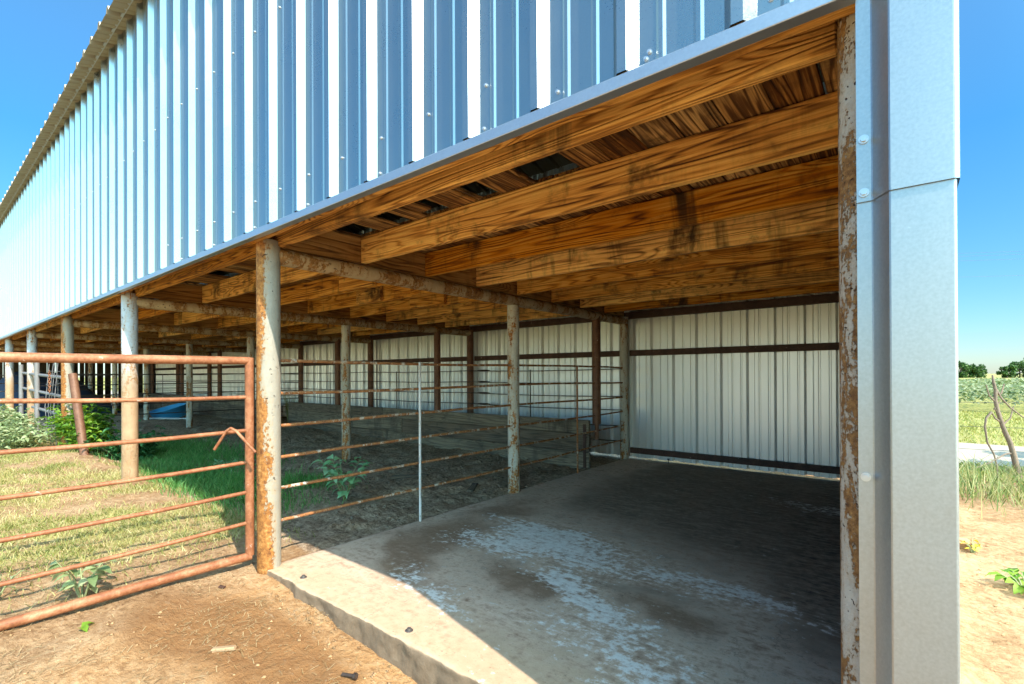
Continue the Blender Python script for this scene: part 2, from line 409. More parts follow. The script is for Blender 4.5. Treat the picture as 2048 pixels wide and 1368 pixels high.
cb.data.foreach_set('color', np.stack([np.clip(wet,0,1).ravel(), orange.ravel(), np.zeros(nx*ny), np.ones(nx*ny)], 1).astype(np.float32).ravel())
n = NT('ground_soil'); p = n.pos()
z1 = n.n('ShaderNodeSeparateColor'); n.put(z1.inputs[0], n.attr('zone', 'Color'))
z2 = n.n('ShaderNodeSeparateColor'); n.put(z2.inputs[0], n.attr('zone2', 'Color'))
f1 = n.noise(p, 2.2, 6, 0.62); f2 = n.noise(p, 26, 6, 0.72); f3 = n.noise(n.mapv(p, (12,46,12), (0,0,.5)), 1, 5, .7)
pale = n.ramp(n.math('MULTIPLY_ADD', f2, .6, n.math('MULTIPLY', f1, .45)), [(.37, (.20,.105,.045)), (.51, (.39,.235,.12)), (.66, (.53,.36,.205))])
oran = n.ramp(n.math('MULTIPLY_ADD', f2, .6, n.math('MULTIPLY', f1, .45)), [(.34, (.27,.12,.042)), (.52, (.50,.27,.11)), (.68, (.62,.40,.21))])
sand = n.mix(n.math('MULTIPLY', z2.outputs[1], n.step(n.noise(p, 1.1, 4), .3, .6)), pale, oran)
sand = n.mix(n.math('MULTIPLY', n.step(n.math('MULTIPLY_ADD', f2, .5, z2.outputs[0]), .45, 1.0), .75), sand, (.25,.115,.042))
sand = n.mix(n.math('MULTIPLY', n.step(f3, .60, .70), .55), sand, n.mix(f1, (.20,.12,.06), (.66,.5,.32)))
dark = n.ramp(n.math('MULTIPLY_ADD', f2, .75, n.math('MULTIPLY', f1, .3)), [(.35, (.065,.042,.026)), (.49, (.30,.205,.13)), (.65, (.58,.43,.29))])
mm = n.step(n.math('MULTIPLY_ADD', f2, .35, z1.outputs[0]), .45, .80)
c = n.mix(mm, sand, dark)
c = n.mix(n.math('MULTIPLY', n.step(n.math('MULTIPLY_ADD', f2, .5, z1.outputs[1]), .35, 1.1), .65), c, n.mix(f2, (.30,.30,.09), (.55,.48,.22)))
fld = n.ramp(n.noise(p, .09, 6, .65), [(.35, (.30,.29,.085)), (.5, (.42,.37,.13)), (.68, (.52,.43,.18))])
fld = n.mix(n.math('MULTIPLY', n.noise(p, 3.0, 5, .7), .6), fld, (.22,.25,.06))
c = n.mix(n.step(n.math('MULTIPLY_ADD', f1, .4, z1.outputs[2]), .45, .85), c, fld)
h = n.math('MULTIPLY_ADD', f2, 1.0, n.math('MULTIPLY', f3, .5))
gm = n.fin(c, 0.95, 0, n.bump(h, 0.9, 0.03), 0.15)
tag(obj('ground', gme, gm), kind='structure')

# gravel road behind the barn
mb = MB(); xs = np.arange(-60, 61, 1.5)
pr = [(8.15 + .12*math.sin(i*.9) , 11.15 + .15*math.sin(i*.63+1)) for i in range(len(xs))]
vs = []; fs = []
for i, x in enumerate(xs): vs += [(x, pr[i][0], -.196), (x, (pr[i][0]+pr[i][1])/2, -.150), (x, pr[i][1], -.196)]
for i in range(len(xs)-1):
    for k in (0,1): fs.append((i*3+k, i*3+3+k, i*3+4+k, i*3+1+k))
mb.add(vs, fs, .5, True)
n = NT('gravel'); p = n.pos(); f = n.noise(p, 30, 6, .75); g = n.noise(p, 1.2, 4)
rm = n.fin(n.mix(n.math('MULTIPLY_ADD', f, .7, n.math('MULTIPLY', g, .3)), (.32,.265,.19), (.62,.54,.42)), .95, 0, n.bump(f, .5, .02), .1)
tag(obj('gravel_road', mb, rm), kind='structure')

# ------------------------------------------------------------------ concrete slab
sx = np.arange(0.0, 3.081, 0.02); sy = np.arange(-0.03, 4.99, 0.02)
X, Y = np.meshgrid(sx, sy, indexing='ij')
Zt = -0.05 + 0.006*(fbm(X*3, Y*3, 3)-.5)
ej = 0.02*(fbm(X*9, X*0+3, 3)-.5)
Yj = Y.copy(); Yj[:,0] += ej[:,0]
wob = 0.5*(fbm(X*2.6+9, Y*2.6, 5)-.5); wo2 = 0.42*(fbm(X*2.4, Y*2.4+40, 5)-.5)
XX = X + wob; YY = Y + wo2
def blob(cx, cy, rx, ry, a=0.0):
    ca_, sa_ = math.cos(a), math.sin(a); dx = XX-cx; dy = YY-cy
    u = (dx*ca_+dy*sa_)/rx; w = (-dx*sa_+dy*ca_)/ry
    return np.exp(-(u*u+w*w))
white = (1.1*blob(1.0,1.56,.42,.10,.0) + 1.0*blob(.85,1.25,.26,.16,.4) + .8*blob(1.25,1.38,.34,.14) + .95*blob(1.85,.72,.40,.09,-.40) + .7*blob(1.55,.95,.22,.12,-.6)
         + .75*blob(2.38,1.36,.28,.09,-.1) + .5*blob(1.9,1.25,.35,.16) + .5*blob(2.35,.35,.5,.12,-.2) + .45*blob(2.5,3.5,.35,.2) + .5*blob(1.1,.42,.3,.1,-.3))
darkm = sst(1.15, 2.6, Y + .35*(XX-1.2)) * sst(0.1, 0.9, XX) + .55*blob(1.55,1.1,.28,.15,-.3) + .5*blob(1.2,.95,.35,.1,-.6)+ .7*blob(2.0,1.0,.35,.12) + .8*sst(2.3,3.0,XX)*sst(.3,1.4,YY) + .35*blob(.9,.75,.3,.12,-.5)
brown = blob(.5,1.0,.3,.35) + blob(1.35,.8,.3,.14,-.5) + .8*blob(.7,.55,.5,.12,-.3) + .7*blob(2.2,.85,.25,.14) + .6*blob(.35,1.9,.3,.5)
nx, ny = len(sx), len(sy)
V = np.stack([X.ravel(), Yj.ravel(), Zt.ravel()], 1)
I = np.arange(nx*ny).reshape(nx, ny)
F = [np.stack([I[:-1,:-1].ravel(), I[1:,:-1].ravel(), I[1:,1:].ravel(), I[:-1,1:].ravel()], 1)]
base = len(V); rows = [V]
def skirt(ids, off):
    global base
    top = V[ids]; rws = [ids]
    for k, dz in enumerate((-.006, -.016, -.03, -.045, -.06, -.08, -.10, -.12, -.15, -.20, -.32)):
        q = top.copy(); q[:,2] = top[:,2] + dz
        t_ = q[:, 1 - off[0]]
        q[:, off[0]] += off[1]*(min(.004 + .001*k, .010)) + .022*(fbm(t_*7 + 3, q[:,2]*9 + 5, 3)-.5) * min(1, k*.4) + .010*(fbm(t_*38, q[:,2]*45, 2)-.5)
        rows.append(q); rws.append(np.arange(base, base+len(ids))); base += len(ids)
    for a, b in zip(rws[:-1], rws[1:]): F.append(np.stack([a[:-1], b[:-1], b[1:], a[1:]], 1))
skirt(I[:,0], (1,-1)); skirt(I[0,::-1], (0,-1))
V2 = np.concatenate(rows); F2 = np.concatenate(F)
sme = arr_mesh('concrete_floor', V2, F2); sme.polygons.foreach_set('use_smooth', np.ones(len(F2), bool))
zc = np.zeros((len(V2), 4), np.float32); zc[:,3] = 1
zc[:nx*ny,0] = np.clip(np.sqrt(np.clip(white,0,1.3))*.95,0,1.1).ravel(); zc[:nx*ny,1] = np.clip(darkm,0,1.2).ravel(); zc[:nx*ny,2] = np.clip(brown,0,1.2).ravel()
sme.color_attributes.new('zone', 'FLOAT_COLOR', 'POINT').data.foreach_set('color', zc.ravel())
n = NT('stained_concrete'); p = n.pos()
z1 = n.n('ShaderNodeSeparateColor'); n.put(z1.inputs[0], n.attr('zone', 'Color'))
f1 = n.noise(p, 3.1, 6, .65, .4); f2 = n.noise(p, 22, 7, .72); f3 = n.noise(n.mapv(p, (9,30,9), (0,0,-.35)), 1, 5, .7); f4 = n.noise(p, 120, 3, .6)
c = n.ramp(n.math('MULTIPLY_ADD', f3, .35, n.math('MULTIPLY_ADD', f2, .45, n.math('MULTIPLY', f1, .22))), [(.36, (.25,.14,.085)), (.5, (.57,.40,.285)), (.62, (.78,.61,.47))])
br = n.step(n.math('MULTIPLY_ADD', f2, 1.3, n.math('MULTIPLY_ADD', f3, 1.0, n.math('MULTIPLY_ADD', f1, 1.4, n.math('MULTIPLY', z1.outputs[2], .8)))), 1.88, 2.4)
c = n.mix(n.math('MULTIPLY', br, .8), c, n.mix(f2, (.11,.052,.026), (.29,.165,.09)))
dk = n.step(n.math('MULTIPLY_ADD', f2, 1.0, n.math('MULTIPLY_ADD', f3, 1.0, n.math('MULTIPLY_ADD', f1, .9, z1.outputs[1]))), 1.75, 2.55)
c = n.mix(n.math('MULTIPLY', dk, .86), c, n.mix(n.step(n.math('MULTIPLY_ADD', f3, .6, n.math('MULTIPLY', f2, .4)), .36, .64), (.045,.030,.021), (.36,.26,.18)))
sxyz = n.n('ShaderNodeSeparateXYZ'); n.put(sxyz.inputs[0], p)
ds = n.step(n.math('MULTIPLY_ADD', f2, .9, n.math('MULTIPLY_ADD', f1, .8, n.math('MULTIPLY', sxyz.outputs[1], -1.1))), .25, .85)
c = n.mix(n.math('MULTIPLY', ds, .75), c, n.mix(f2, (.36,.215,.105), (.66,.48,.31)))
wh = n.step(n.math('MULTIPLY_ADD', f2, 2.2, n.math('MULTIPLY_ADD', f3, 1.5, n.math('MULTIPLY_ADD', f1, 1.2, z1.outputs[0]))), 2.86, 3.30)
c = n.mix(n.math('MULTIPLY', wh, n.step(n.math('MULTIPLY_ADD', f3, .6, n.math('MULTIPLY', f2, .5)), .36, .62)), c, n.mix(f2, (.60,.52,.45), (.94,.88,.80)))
c = n.mix(n.math('MULTIPLY', n.step(n.noise(p, 75, 4, .75), .60, .70), .55), c, (.06,.042,.03))
cr = n.step(n.voro(n.vmath('ADD', p, n.vmath('MULTIPLY', n.noise(p, 5, 4, .6, 0, True), (.3,.3,.3))), 2.6, 'DISTANCE_TO_EDGE'), .006, .0)
c = n.mix(n.math('MULTIPLY', n.math('MULTIPLY', cr, n.step(n.noise(p, 1.3, 2), .5, .6)), .5), c, (.05,.04,.035))
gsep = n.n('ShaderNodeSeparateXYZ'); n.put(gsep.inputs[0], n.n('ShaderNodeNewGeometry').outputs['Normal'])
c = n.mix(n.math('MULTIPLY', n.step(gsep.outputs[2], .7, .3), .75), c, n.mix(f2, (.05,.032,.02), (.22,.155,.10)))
h = n.math('MULTIPLY_ADD', f2, .8, n.math('MULTIPLY', f4, .3))
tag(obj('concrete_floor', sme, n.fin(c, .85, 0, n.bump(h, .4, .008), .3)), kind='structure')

# ------------------------------------------------------------------ barn
barn = thing('livestock_barn', 'long galvanised metal barn on pipe posts with an open wood-joisted stall under its loft', 'barn')
def rib_profile(x0, x1, r0, step=.3048, wb=.038, wt=.014, hh=.036, mh=.0042):
    """points (x, out) of an R-panel sheet; ribs at r0 + i*step."""
    pts = [(x0, 0)]
    i0 = math.ceil((x0 + .05 - r0) / step); i = i0
    while r0 + i*step < x1 - .05:
        c = r0 + i*step
        pts += [(c-wb,0),(c-wt,hh),(c+wt,hh),(c+wb,0)]
        for m in (.102, .203):
            if c + m < x1 - .03: pts += [(c+m-.014,0),(c+m-.006,mh),(c+m+.006,mh),(c+m+.014,0)]
        i += 1
    return pts + [(x1, 0)]
YW = -.112
XE = XL - .10
mb = MB(); pr = rib_profile(XE, 2.998, 1.232)
mb.extrude([(x, YW - o, 1.974) for x, o in pr], (0,0,2.466))
for i in range(-26, 6, 3):  # lapped sheet edges
    c = 1.232 + i*.3048 - .052; w_ = .0
    mb.extrude([(c - .022, YW - .0022, 1.9745), (c + .012, YW - .0026, 1.9745), (c + .0135, YW - .0002, 1.9745)], (0,0,2.46))
obj('front_cladding', mb, M['clad'], barn)
# back wall
mb = MB(); pr = rib_profile(XE, 3.08, .39, wb=.050, wt=.030, hh=.052, mh=.012)
mb.extrude([(x, 5.01 + o, -.03) for x, o in pr], (0,0,4.6))
obj('back_cladding', mb, M['backclad'], barn)
# end wall beside the corner
mb = MB(); pr = rib_profile(-.03, 5.0, .12)
mb.extrude([(3.105 + o, y, -.12) for y, o in pr], (0,0,4.7))
obj('end_cladding', mb, M['backclad'], barn)
mb = MB(); mb.box(3.072, 3.090, .07, 4.96, -.05, 1.93); obj('added_dark_lining', mb, M['slat'], barn)  # unseen dark board, added so the back-wall ribs reflect something dark
# far end wall: upright slats with daylight between
mb = MB(); y = 0.06
while y < 5.0:
    w = random.uniform(.12,.22); mb.box(XE, XE+.03, y, y+w, -.0, 1.93 + random.uniform(-.05,.0)); y += w + random.choice([.015,.02,.05])
obj('slat_wall', mb, M['slat'], barn)
mb = MB(); mb.box(XE-.03, XE, -.1, 5.0, 1.93, 4.4); obj('gable_board', mb, M['slat'], barn)
# roof
mb = MB(); pr = rib_profile(XE-.2, 3.35, 1.30)
rz = lambda y: 4.318 + .30*(y + .30)
pr = [(x, o*1.35) for x, o in pr]
vs = [(x, -.30, rz(-.30) + o) for x, o in pr] + [(x, 2.45, rz(2.45) + o) for x, o in pr] + [(x, 5.25, rz(2.45) - .30*2.8 + o) for x, o in pr]
m = len(pr); mb.add(vs, [(r*m+i, r*m+i+1, (r+1)*m+i+1, (r+1)*m+i) for r in (0,1) for i in range(m-1)])
obj('roof', mb, M['roof'], barn)
mb = MB(); mb.box(XE, 3.10, -.200, -.180, 4.352, 4.412); obj('eave_trim', mb, M['flash'], barn)
# base flashing: ledge, face, lip
mb = MB()
mb.extrude([(0,-.104,1.978),(0,-.146,1.969),(0,-.1475,1.967),(0,-.1475,1.933),(0,-.146,1.931),(0,-.110,1.931),(0,-.108,1.934)], (2.992-XE,0,0), (XE,0,0))
obj('base_flashing', mb, M['flash'], barn)
# nailer, rim joists
for k in range(NB):
    x0 = -k*W
    mb = MB(); mb.box(-W+.002, -.002, -.108+.002, -.066, 1.935, 2.07, bev=.003); o = obj('nailer_board', mb, M['beam'], barn, (x0 + W, 0, 0)) if k else None
    if k == 0:
        mb = MB(); mb.box(-W+.002, .03, -.106, -.066, 1.935, 2.07, bev=.003); obj('nailer_board', mb, M['beam'], barn, (W, 0, 0))
rimm = MB(); rimm.box(0.03, W-.03, .034, .074, JB-.006, JT, bev=.004)
rim_me = rimm.mesh('rim_joist'); rim_me.materials.append(M['beam'])
jm = []
for v_ in range(3):
    q = MB(); q.box(.026, W-.026, -.020, .020, JB, JT, bev=.003); me = q.mesh('joist'); me.materials.append(M['joist']); jm.append(me)
for k in range(NB):
    x0 = -k*W
    obj('rim_joist', rim_me, None, barn, (x0, 0, 0))
    for j in range(7):
        o = obj('joist', jm[(k+j) % 3], None, barn, (x0, .66 + .607*j + random.uniform(-.012,.012), random.uniform(-.003,.003)))
    if k < NB:
        q = MB(); q.box(-.02, .02, .078, 4.88, JB-.002, JT-.003, bev=.003); obj('blocking_board', q, M['cross'], barn, (x0, 0, 0))
    # loft deck boards of the bay
    q = MB(); bw = .1675; nb_ = int(W/bw); gaps = {}
    if k: gaps = {random.randrange(nb_): .68 for _ in range(3)}
    for i in range(nb_+1):
        xa = x0 + .01 + i*bw; xb = min(xa + bw - random.uniform(.002,.009), x0 + W)
        y0 = -.06 if (k or xa > 1.71) else .655
        if i in gaps: y0 = gaps[i]
        ys = [y0, random.choice([1.88, 2.49, 3.10]), 4.98]
        for a, b in zip(ys[:-1], ys[1:]):
            zz = JT + .003 + random.uniform(0,.004); q.box(xa, xb, a + .002, b - .002, zz, zz + .02, bev=.0025)
    if k == 0:  # the rotted front strip: short boards with open gaps between
        for xa, xb in ((.255,.425),(.605,.735),(.955,1.165),(1.345,1.545)): q.box(xa, xb, -.06, .650, JT+.004, JT+.024, bev=.0025)
        q.box(.43,.455,.15,.655,JT+.006,JT+.018); q.box(.78,.87,.36,.56,JT-.004,JT+.012); q.box(1.18,1.20,.1,.66,JT+.006,JT+.02); q.box(1.555,1.575,.2,.655,JT+.005,JT+.018)
    obj('loft_deck', q, M['deck'], barn)
# scab boards beside joists in the second bay
for (x, j, L) in ((-.62,1,.55),(-.35,2,.5),(-1.0,3,.6),(-1.35,2,.45)):
    q = MB(); q.box(x-L, x, -.062, -.022, JB+.004, JT-.02, bev=.003); obj('scab_board', q, M['joist'], barn, (0, .66+.607*j, 0))
# knee brace
q = MB(); q.box(-.35, .0, -.02, .02, -.05, .05, bev=.003); o = obj('knee_brace', q, M['joist'], barn, (-W+.02, YB-.05, 1.86)); o.rotation_euler = (0, R(35), 0)
# posts
def post(r, z0, z1, n=20):
    q = MB(); q.tube([(0,0,z0+(z1-z0)*t) for t in np.linspace(0,1,12)], r, n, rnd=.5, wob=.006); return q
for k in range(NB):
    x0 = -k*W
    g = float(ground_h(np.array([x0]), np.array([-.05]))[0]) - .12
    q = post(.068, g, 1.955, 28)
    obj('front_post', q, M['post'] if k in (0,2) else M['post_dirt'], barn, (x0, 0, 0))
    zb = -.2
    obj('middle_post', post(.060, zb, PIPE_Z - PIPE_R + .004), M['postin'], barn, (x0, YM, 0))
    if k == 0:
        q = post(.054, .50, PIPE_Z, 16); q.tube([(0,0,.30),(0,0,.505)], .028, 10); obj('inner_post', q, M['brown'], barn, (x0, YB, 0))
    else: obj('inner_post', post(.055, zb, PIPE_Z, 16), M['brown'], barn, (x0, YB, 0))
    obj('back_post', post(.060, zb, 1.93), M['postin'] if k == 0 else M['brown'], barn, (x0, YK, 0))
    q = MB(); q.tube([(0, .04 + t*4.86, PIPE_Z) for t in np.linspace(0,1,14)], PIPE_R, 18, rnd=.4, wob=.008)
    obj('cross_pipe', q, M['xpipe'], barn, (x0, 0, 0))
q = post(.060, -.3, 1.95, 32); obj('corner_post', q, M['corner'], barn, (3.006, 0, 0))
q = MB(); q.tube([(0,.06,PIPE_Z),(0,4.9,PIPE_Z)], PIPE_R, 16, rnd=.2); obj('cross_pipe', q, M['xpipe'], barn, (3.012, 0, 0))
# girts and top beam on the back wall
for z0, z1 in ((1.385,1.465),(.030,.105)):
    for k in range(NB):
        q = MB(); x0 = -k*W
        if z0 < .5 and k > 0: continue
        q.box(x0 + .062, x0 + W - (.062 if k else .0), 4.948, 5.006, z0, z1, bev=.004); obj('wall_girt', q, M['girt'], barn)
for k in range(NB):
    x0 = -k*W; q = MB(); q.box(x0+.01, x0+W-.01, 4.93, 5.004, 1.905, 2.0, bev=.004); obj('back_beam', q, M['girt'], barn)
# hanging bolts along the back sill
for x in (.62, 2.9):
    q = MB(); q.tube([(0,0,-.06),(0,0,-.005)], .006, 8); q.tube([(0,0,-.005),(0,0,.008)], .017, 6); obj('sill_bolt', q, M['dark'], barn, (x, 4.93, 0))
# corner trim: flange, slanted rib, face, rounded corner, return
def trim_prof(d):
    pts = [(2.990,-.1215-d),(3.0155,-.1215-d),(3.0185,-.123-d),(3.046,-.168-d),(3.049,-.170-d),(3.143,-.170-d)]
    for a in range(0, 91, 15): pts.append((3.143 + (.005+d)*math.sin(R(a)), -.165 - (.005+d)*math.cos(R(a))))
    pts += [(3.148+d,-.075),(3.146,-.070),(3.112,-.048),(3.110,-.045),(3.110,-.02)]
    return pts
ct = MB(); ct.extrude([(x,y,0) for x,y in trim_prof(0)], (0,0,1.72), (0,0,-.22)); cto = obj('corner_trim', ct, M['trim'], barn)
ct = MB(); ct.extrude([(x,y,0) for x,y in trim_prof(.0045)], (0,0,2.98), (0,0,1.489)); cto2 = obj('corner_trim', ct, M['trim'], barn)
def screw(p, dirv, parent):
    q = MB(); d = Vector(dirv)
    q.tube([(0,0,0), d*.003], .0095, 14); q.tube([d*.003, d*.0075], .0062, 6)
    return obj('screw', q, M['screw'], parent, p)
for z in (1.622, 1.508): screw((3.003, -.1261, z), (0,-1,0), cto2)
for z in (.9, .35): screw((3.003, -.1216, z), (0,-1,0), cto)
# cladding screws: two rows close to the ribs
q = MB(); d = Vector((0,-1,0)); q.tube([(0,0,0), d*.002], .0075, 12); q.tube([d*.002, d*.007], .0048, 6)
sme_ = q.mesh('screw'); sme_.materials.append(M['screw'])
clad = [o for o in barn.children if o.name == 'front_cladding'][0]
for i in range(-26, 6):
    x = 1.232 + i*.3048 + .068
    if x > 2.95: continue
    if -9 <= i: obj('screw', sme_, None, clad, (x, YW-.0003, 2.155 if i < 3 else 2.02))
    if i % 2 == 0 and i >= -8: obj('screw', sme_, None, clad, (x-.03+.02, YW-.0003, 2.004))
    if i >= -26 and i < 0: obj('screw', sme_, None, clad, (x, YW-.0003, 3.16))
# anchor bolts in the slab
for i, (x, y) in enumerate(((.336,.042),(1.29,.038),(2.2,.05))):
    q = MB(); q.tube([(0,0,-.002),(0,0,.003)], .019, 12); q.tube([(0,0,.003),(0,0,.013)], .011, 6)
    tag(obj('anchor_bolt', q, M['wire'], None, (x, y, -.049)), ['rusty anchor bolt in the sunlit slab edge nearest the rusty white post', 'rusty anchor bolt midway along the sunlit edge of the concrete slab', 'rusty anchor bolt in the slab edge towards the corner post'][i], 'bolt')

# ------------------------------------------------------------------ stall dividers
def divider(k, n_r, y0, y1, ztop, stays, label, first=False):
    t = thing('pipe_divider', label, 'fence', (-k*W, 0, 0), 'pipe dividers between stalls')
    for i in range(n_r):
        z = ztop - .2025*i
        q = MB(); m_ = 12; q.tube([(0, y0 + (y1-y0)*s, z - .022*math.sin(s*math.pi*2+i)*.35 + random.uniform(-.002,.002)) for s in np.linspace(0,1,m_)], .0105, 8)
        o = obj('rail', q, M['rail'] if first else M['dark'], t)
        if i == 0 and first: o['label'] = 'flaking white top rail'
    for y in stays:
        q = MB(); q.tube([(.018, y, -.08), (.018, y, ztop + .008)], .0105, 8); obj('stay', q, (M['stay'] if y < 2 else M['rail']) if first else M['grey'], t)
    return t
divider(0, 6, .066, 4.87, 1.222, (1.193, 3.62), 'rusty six-rail pipe divider beside the concrete-floored stall, with a white upright stay', True)
divider(3, 5, .066, 4.87, 1.18, (1.30, 3.6), 'dark five-rail pipe divider across the fourth stall behind the leafy bush')
divider(5, 5, .066, 4.87, 1.18, (1.2, 3.6), 'dark pipe divider deepest in the barn near the slatted far wall')

# cable fence along the back lane
t = thing('cable_fence', 'dark horizontal cables with turnbuckles strung along the inner posts above the plank bunk', 'fence', (0, 0, 0))
for z in (1.205, 1.012, .822, .635, .415, .205):
    q = MB(); pts = []
    for k in range(0, 7):
        for s in (0, .25, .5, .75):
            pts.append((-(k+s)*W + .02, 4.80, z - .016*math.sin(s*math.pi)))
    q.tube(pts, .0075, 6, False)
    c = obj('cable', q, M['dark'], t)
    for x in (-2.55,):
        b = MB(); b.tube([(x-.14,4.80,z),(x-.07,4.80,z),(x+.07,4.80,z),(x+.14,4.80,z)], [.008,.017,.017,.008], 8); obj('turnbuckle', b, M['dark'], c)
for x in (-1.55, -7.35, -4.9):
    q = MB(); q.tube([(x,4.79,.15),(x,4.79,1.21)], .010, 6); obj('spacer', q, M['dark'], t)

# plank bunk
for si, (xa, xb, lab) in enumerate(((-7.7, -.03, 'low weathered grey plank feed bunk running along the back lane from the stall divider'), (-19.5, -8.2, 'farther grey plank feed bunk standing behind the blue tub'))):
    t = thing('feed_bunk', lab, 'feed bunk', ((xa+xb)/2, 4.0, 0), 'feed bunks')
    cx = (xa+xb)/2
    for r_, (z0, z1) in enumerate(((-.16,.145),(.150,.372),(.376,.548))):
        seg = [xa, xa + (xb-xa)*(.52 if r_ % 2 else .45), xb]
        for a, b in zip(seg[:-1], seg[1:]):
            q = MB(); q.box(a-cx+.003, b-cx-.003, -.025, .025, z0, z1 + random.uniform(-.004,.004), bev=.005); obj('plank', q, M['bunk'], t, (0, random.uniform(-.004,.004), 0))
    if si == 0:
        q = MB(); q.box(-.02,.02,-.034,-.026,-.12,.5); obj('strap', q, M['girt'], t, (xb-cx-.06, 0, 0))

# ------------------------------------------------------------------ swung-open gate
ga = Vector((-.118, -.062, 0)); gd = Vector((-.075, -1.075, 0)).normalized()
gate = thing('pipe_gate', 'rust-red seven-rail pipe gate swung open beside the white post', 'gate', ga)
GL = 2.75
def gp(s, z): return gd*s + Vector((0,0,z))
q = MB(); q.tube([gp(-.0,1.219), gp(GL*.5,1.214), gp(GL,1.209)], .024, 16); obj('top_rail', q, M['gate'], gate)
q = MB(); q.tube([gp(-.004,.003), gp(.4,-.005), gp(1.1,-.026), gp(GL,-.055)], .025, 16); obj('bottom_rail', q, M['gate'], gate)
q = MB(); q.tube([gp(.002,.010), gp(.002,1.238)], .026, 16); obj('end_post', q, M['gate'], gate)
q = MB(); q.tube([gp(GL,-.04), gp(GL,1.21)], .025, 16); obj('end_post', q, M['gate'], gate)
for (za, zb_) in ((.992,1.010),(.786,.772),(.588,.560),(.402,.364),(.212,.162)):
    slope = (zb_-za)/1.08
    q = MB(); q.tube([gp(.012+(GL-.03)*s, za + slope*(GL-.03)*s - .006*math.sin(s*9)) for s in np.linspace(0,1,8)], .0118, 12); obj('rail', q, M['gate'], gate)
lt = MB()
lp = [Vector((-.155,-.25,.684))-ga, Vector((-.097,-.205,.795))-ga, Vector((-.073,-.19,.812))-ga, Vector((-.05,-.17,.796))-ga, Vector((.047,-.10,.668))-ga]
lt.tube(lp[:3], .009, 8); lt.tube(lp[2:], .009, 8); obj('latch_bar', lt, M['gate'], gate)

# ------------------------------------------------------------------ yard clutter left of the gate
q = MB(); q.tube([(0,0,-.15),(-.44,-.055,1.02)], .048, 16); tag(obj('leaning_post', q, M['brown'], None, (-5.02, .03, .14)), 'brown steel pipe post leaning in front of the leafy bush', 'post')
t = thing('ladder_gate', 'weathered grey pipe gate panel sagging among weeds by the far front posts', 'gate', (-7.95, -.03, .14))
for (xa, za, xb, zb_) in ((-9.746,1.204,-6.1,1.118),(-9.748,.924,-6.1,.85),(-8.6,.615,-6.3,.59),(-8.6,.380,-6.8,.365),(-8.7,.17,-7.4,.14)):
    q = MB(); q.tube([(xa+7.95, 0, za-.14), (xb+7.95, 0, zb_-.14)], .024, 8); obj('rail', q, M['grey'], t)
for x, zb_ in ((-9.66,.3),(-7.93,.13)):
    q = MB(); q.tube([(x+7.95, -.03, zb_-.14), (x+7.95, -.03, 1.36-.14)], .034, 8); obj('upright', q, M['grey'], t)
t = thing('wire_mesh', 'bent thin wire mesh panel hanging beside the grey pipe gate', 'wire mesh', (-6.4, -.09, .14))
for x in (-.36,-.12,.06,.3): 
    q = MB(); q.tube([(x+random.uniform(-.05,.05),0,.0),(x,-.03,.55),(x+random.uniform(-.06,.06),.02,1.18)], .0045, 5); obj('vertical_wire', q, M['grey'], t)
for z in (.3,.52,.72,.88,1.04):
    q = MB(); q.tube([(-.5,0,z),(0,-.035,z+random.uniform(-.03,.03)),(.55,0,z+.02)], .004, 5); obj('cross_wire', q, M['wire'], t)
q = MB()
for i in range(11):
    c = Vector((0,0,-.028*i)); ax = i % 2
    q.tube([c + Vector((math.cos(a)*.012*(1-ax), math.cos(a)*.012*ax, math.sin(a)*.02)) for a in np.linspace(0, 2*math.pi, 9)], .0045, 5, False)
tag(obj('rusty_chain', q, M['gate'], None, (-6.12, -.16, 1.20)), 'short rusty chain hanging beside the wire panel', 'chain')
# blue tub lying tilted
def lathe(prof, n=28):
    q = MB(); vs = []; fs = []
    for r_, z in prof:
        for k in range(n): a = 2*math.pi*k/n; vs.append((r_*math.cos(a)*1.25, r_*math.sin(a), z))
    for i in range(len(prof)-1):
        for k in range(n): fs.append((i*n+k, i*n+(k+1)%n, (i+1)*n+(k+1)%n, (i+1)*n+k))
    q.add(vs, fs, .5, True); return q
o = obj('plastic_tub', lathe([(0,0),(.34,0),(.36,.02),(.44,.34),(.47,.35),(.475,.37),(.45,.37),(.425,.345),(.345,.04),(0,.03)]), M['blue'], None, (-12.1, 3.05, .03))
o.scale = (.9,.9,.8); o.rotation_euler = (R(15), R(-9), R(25)); tag(o, 'blue plastic tub tipped on the dirt behind the stall posts', 'tub')
q = MB(); q.tube([(-12.2,2.45,.05),(-11.3,3.15,.045)], .025, 10); tag(obj('plastic_pipe', q, M['pvc']), 'white plastic pipe lying on dirt below the blue tub', 'pipe')
# dark tarp over a heap deep in the barn
q = MB(); nxq, nyq = 22, 14; vs = []; fs = []
for i in range(nxq):
    for j in range(nyq):
        u = i/(nxq-1); w = j/(nyq-1); e = min(u,1-u,w,1-w)*2
        vs.append((u*5-2.5, w*2.6-1.3, (1.25*(1-u)+.35)*min(1,(e*2.2))**.6 + .05*random.uniform(-1,1)*(e>0)))
for i in range(nxq-1):
    for j in range(nyq-1): fs.append((i*nyq+j,(i+1)*nyq+j,(i+1)*nyq+j+1,i*nyq+j+1))
q.add(vs, fs, .5, True); tag(obj('tarp_covered_heap', q, M['tarp'], None, (-18.2, 1.5, 0.0)), 'heap under a dark navy tarp deep in the far stalls', 'tarp')

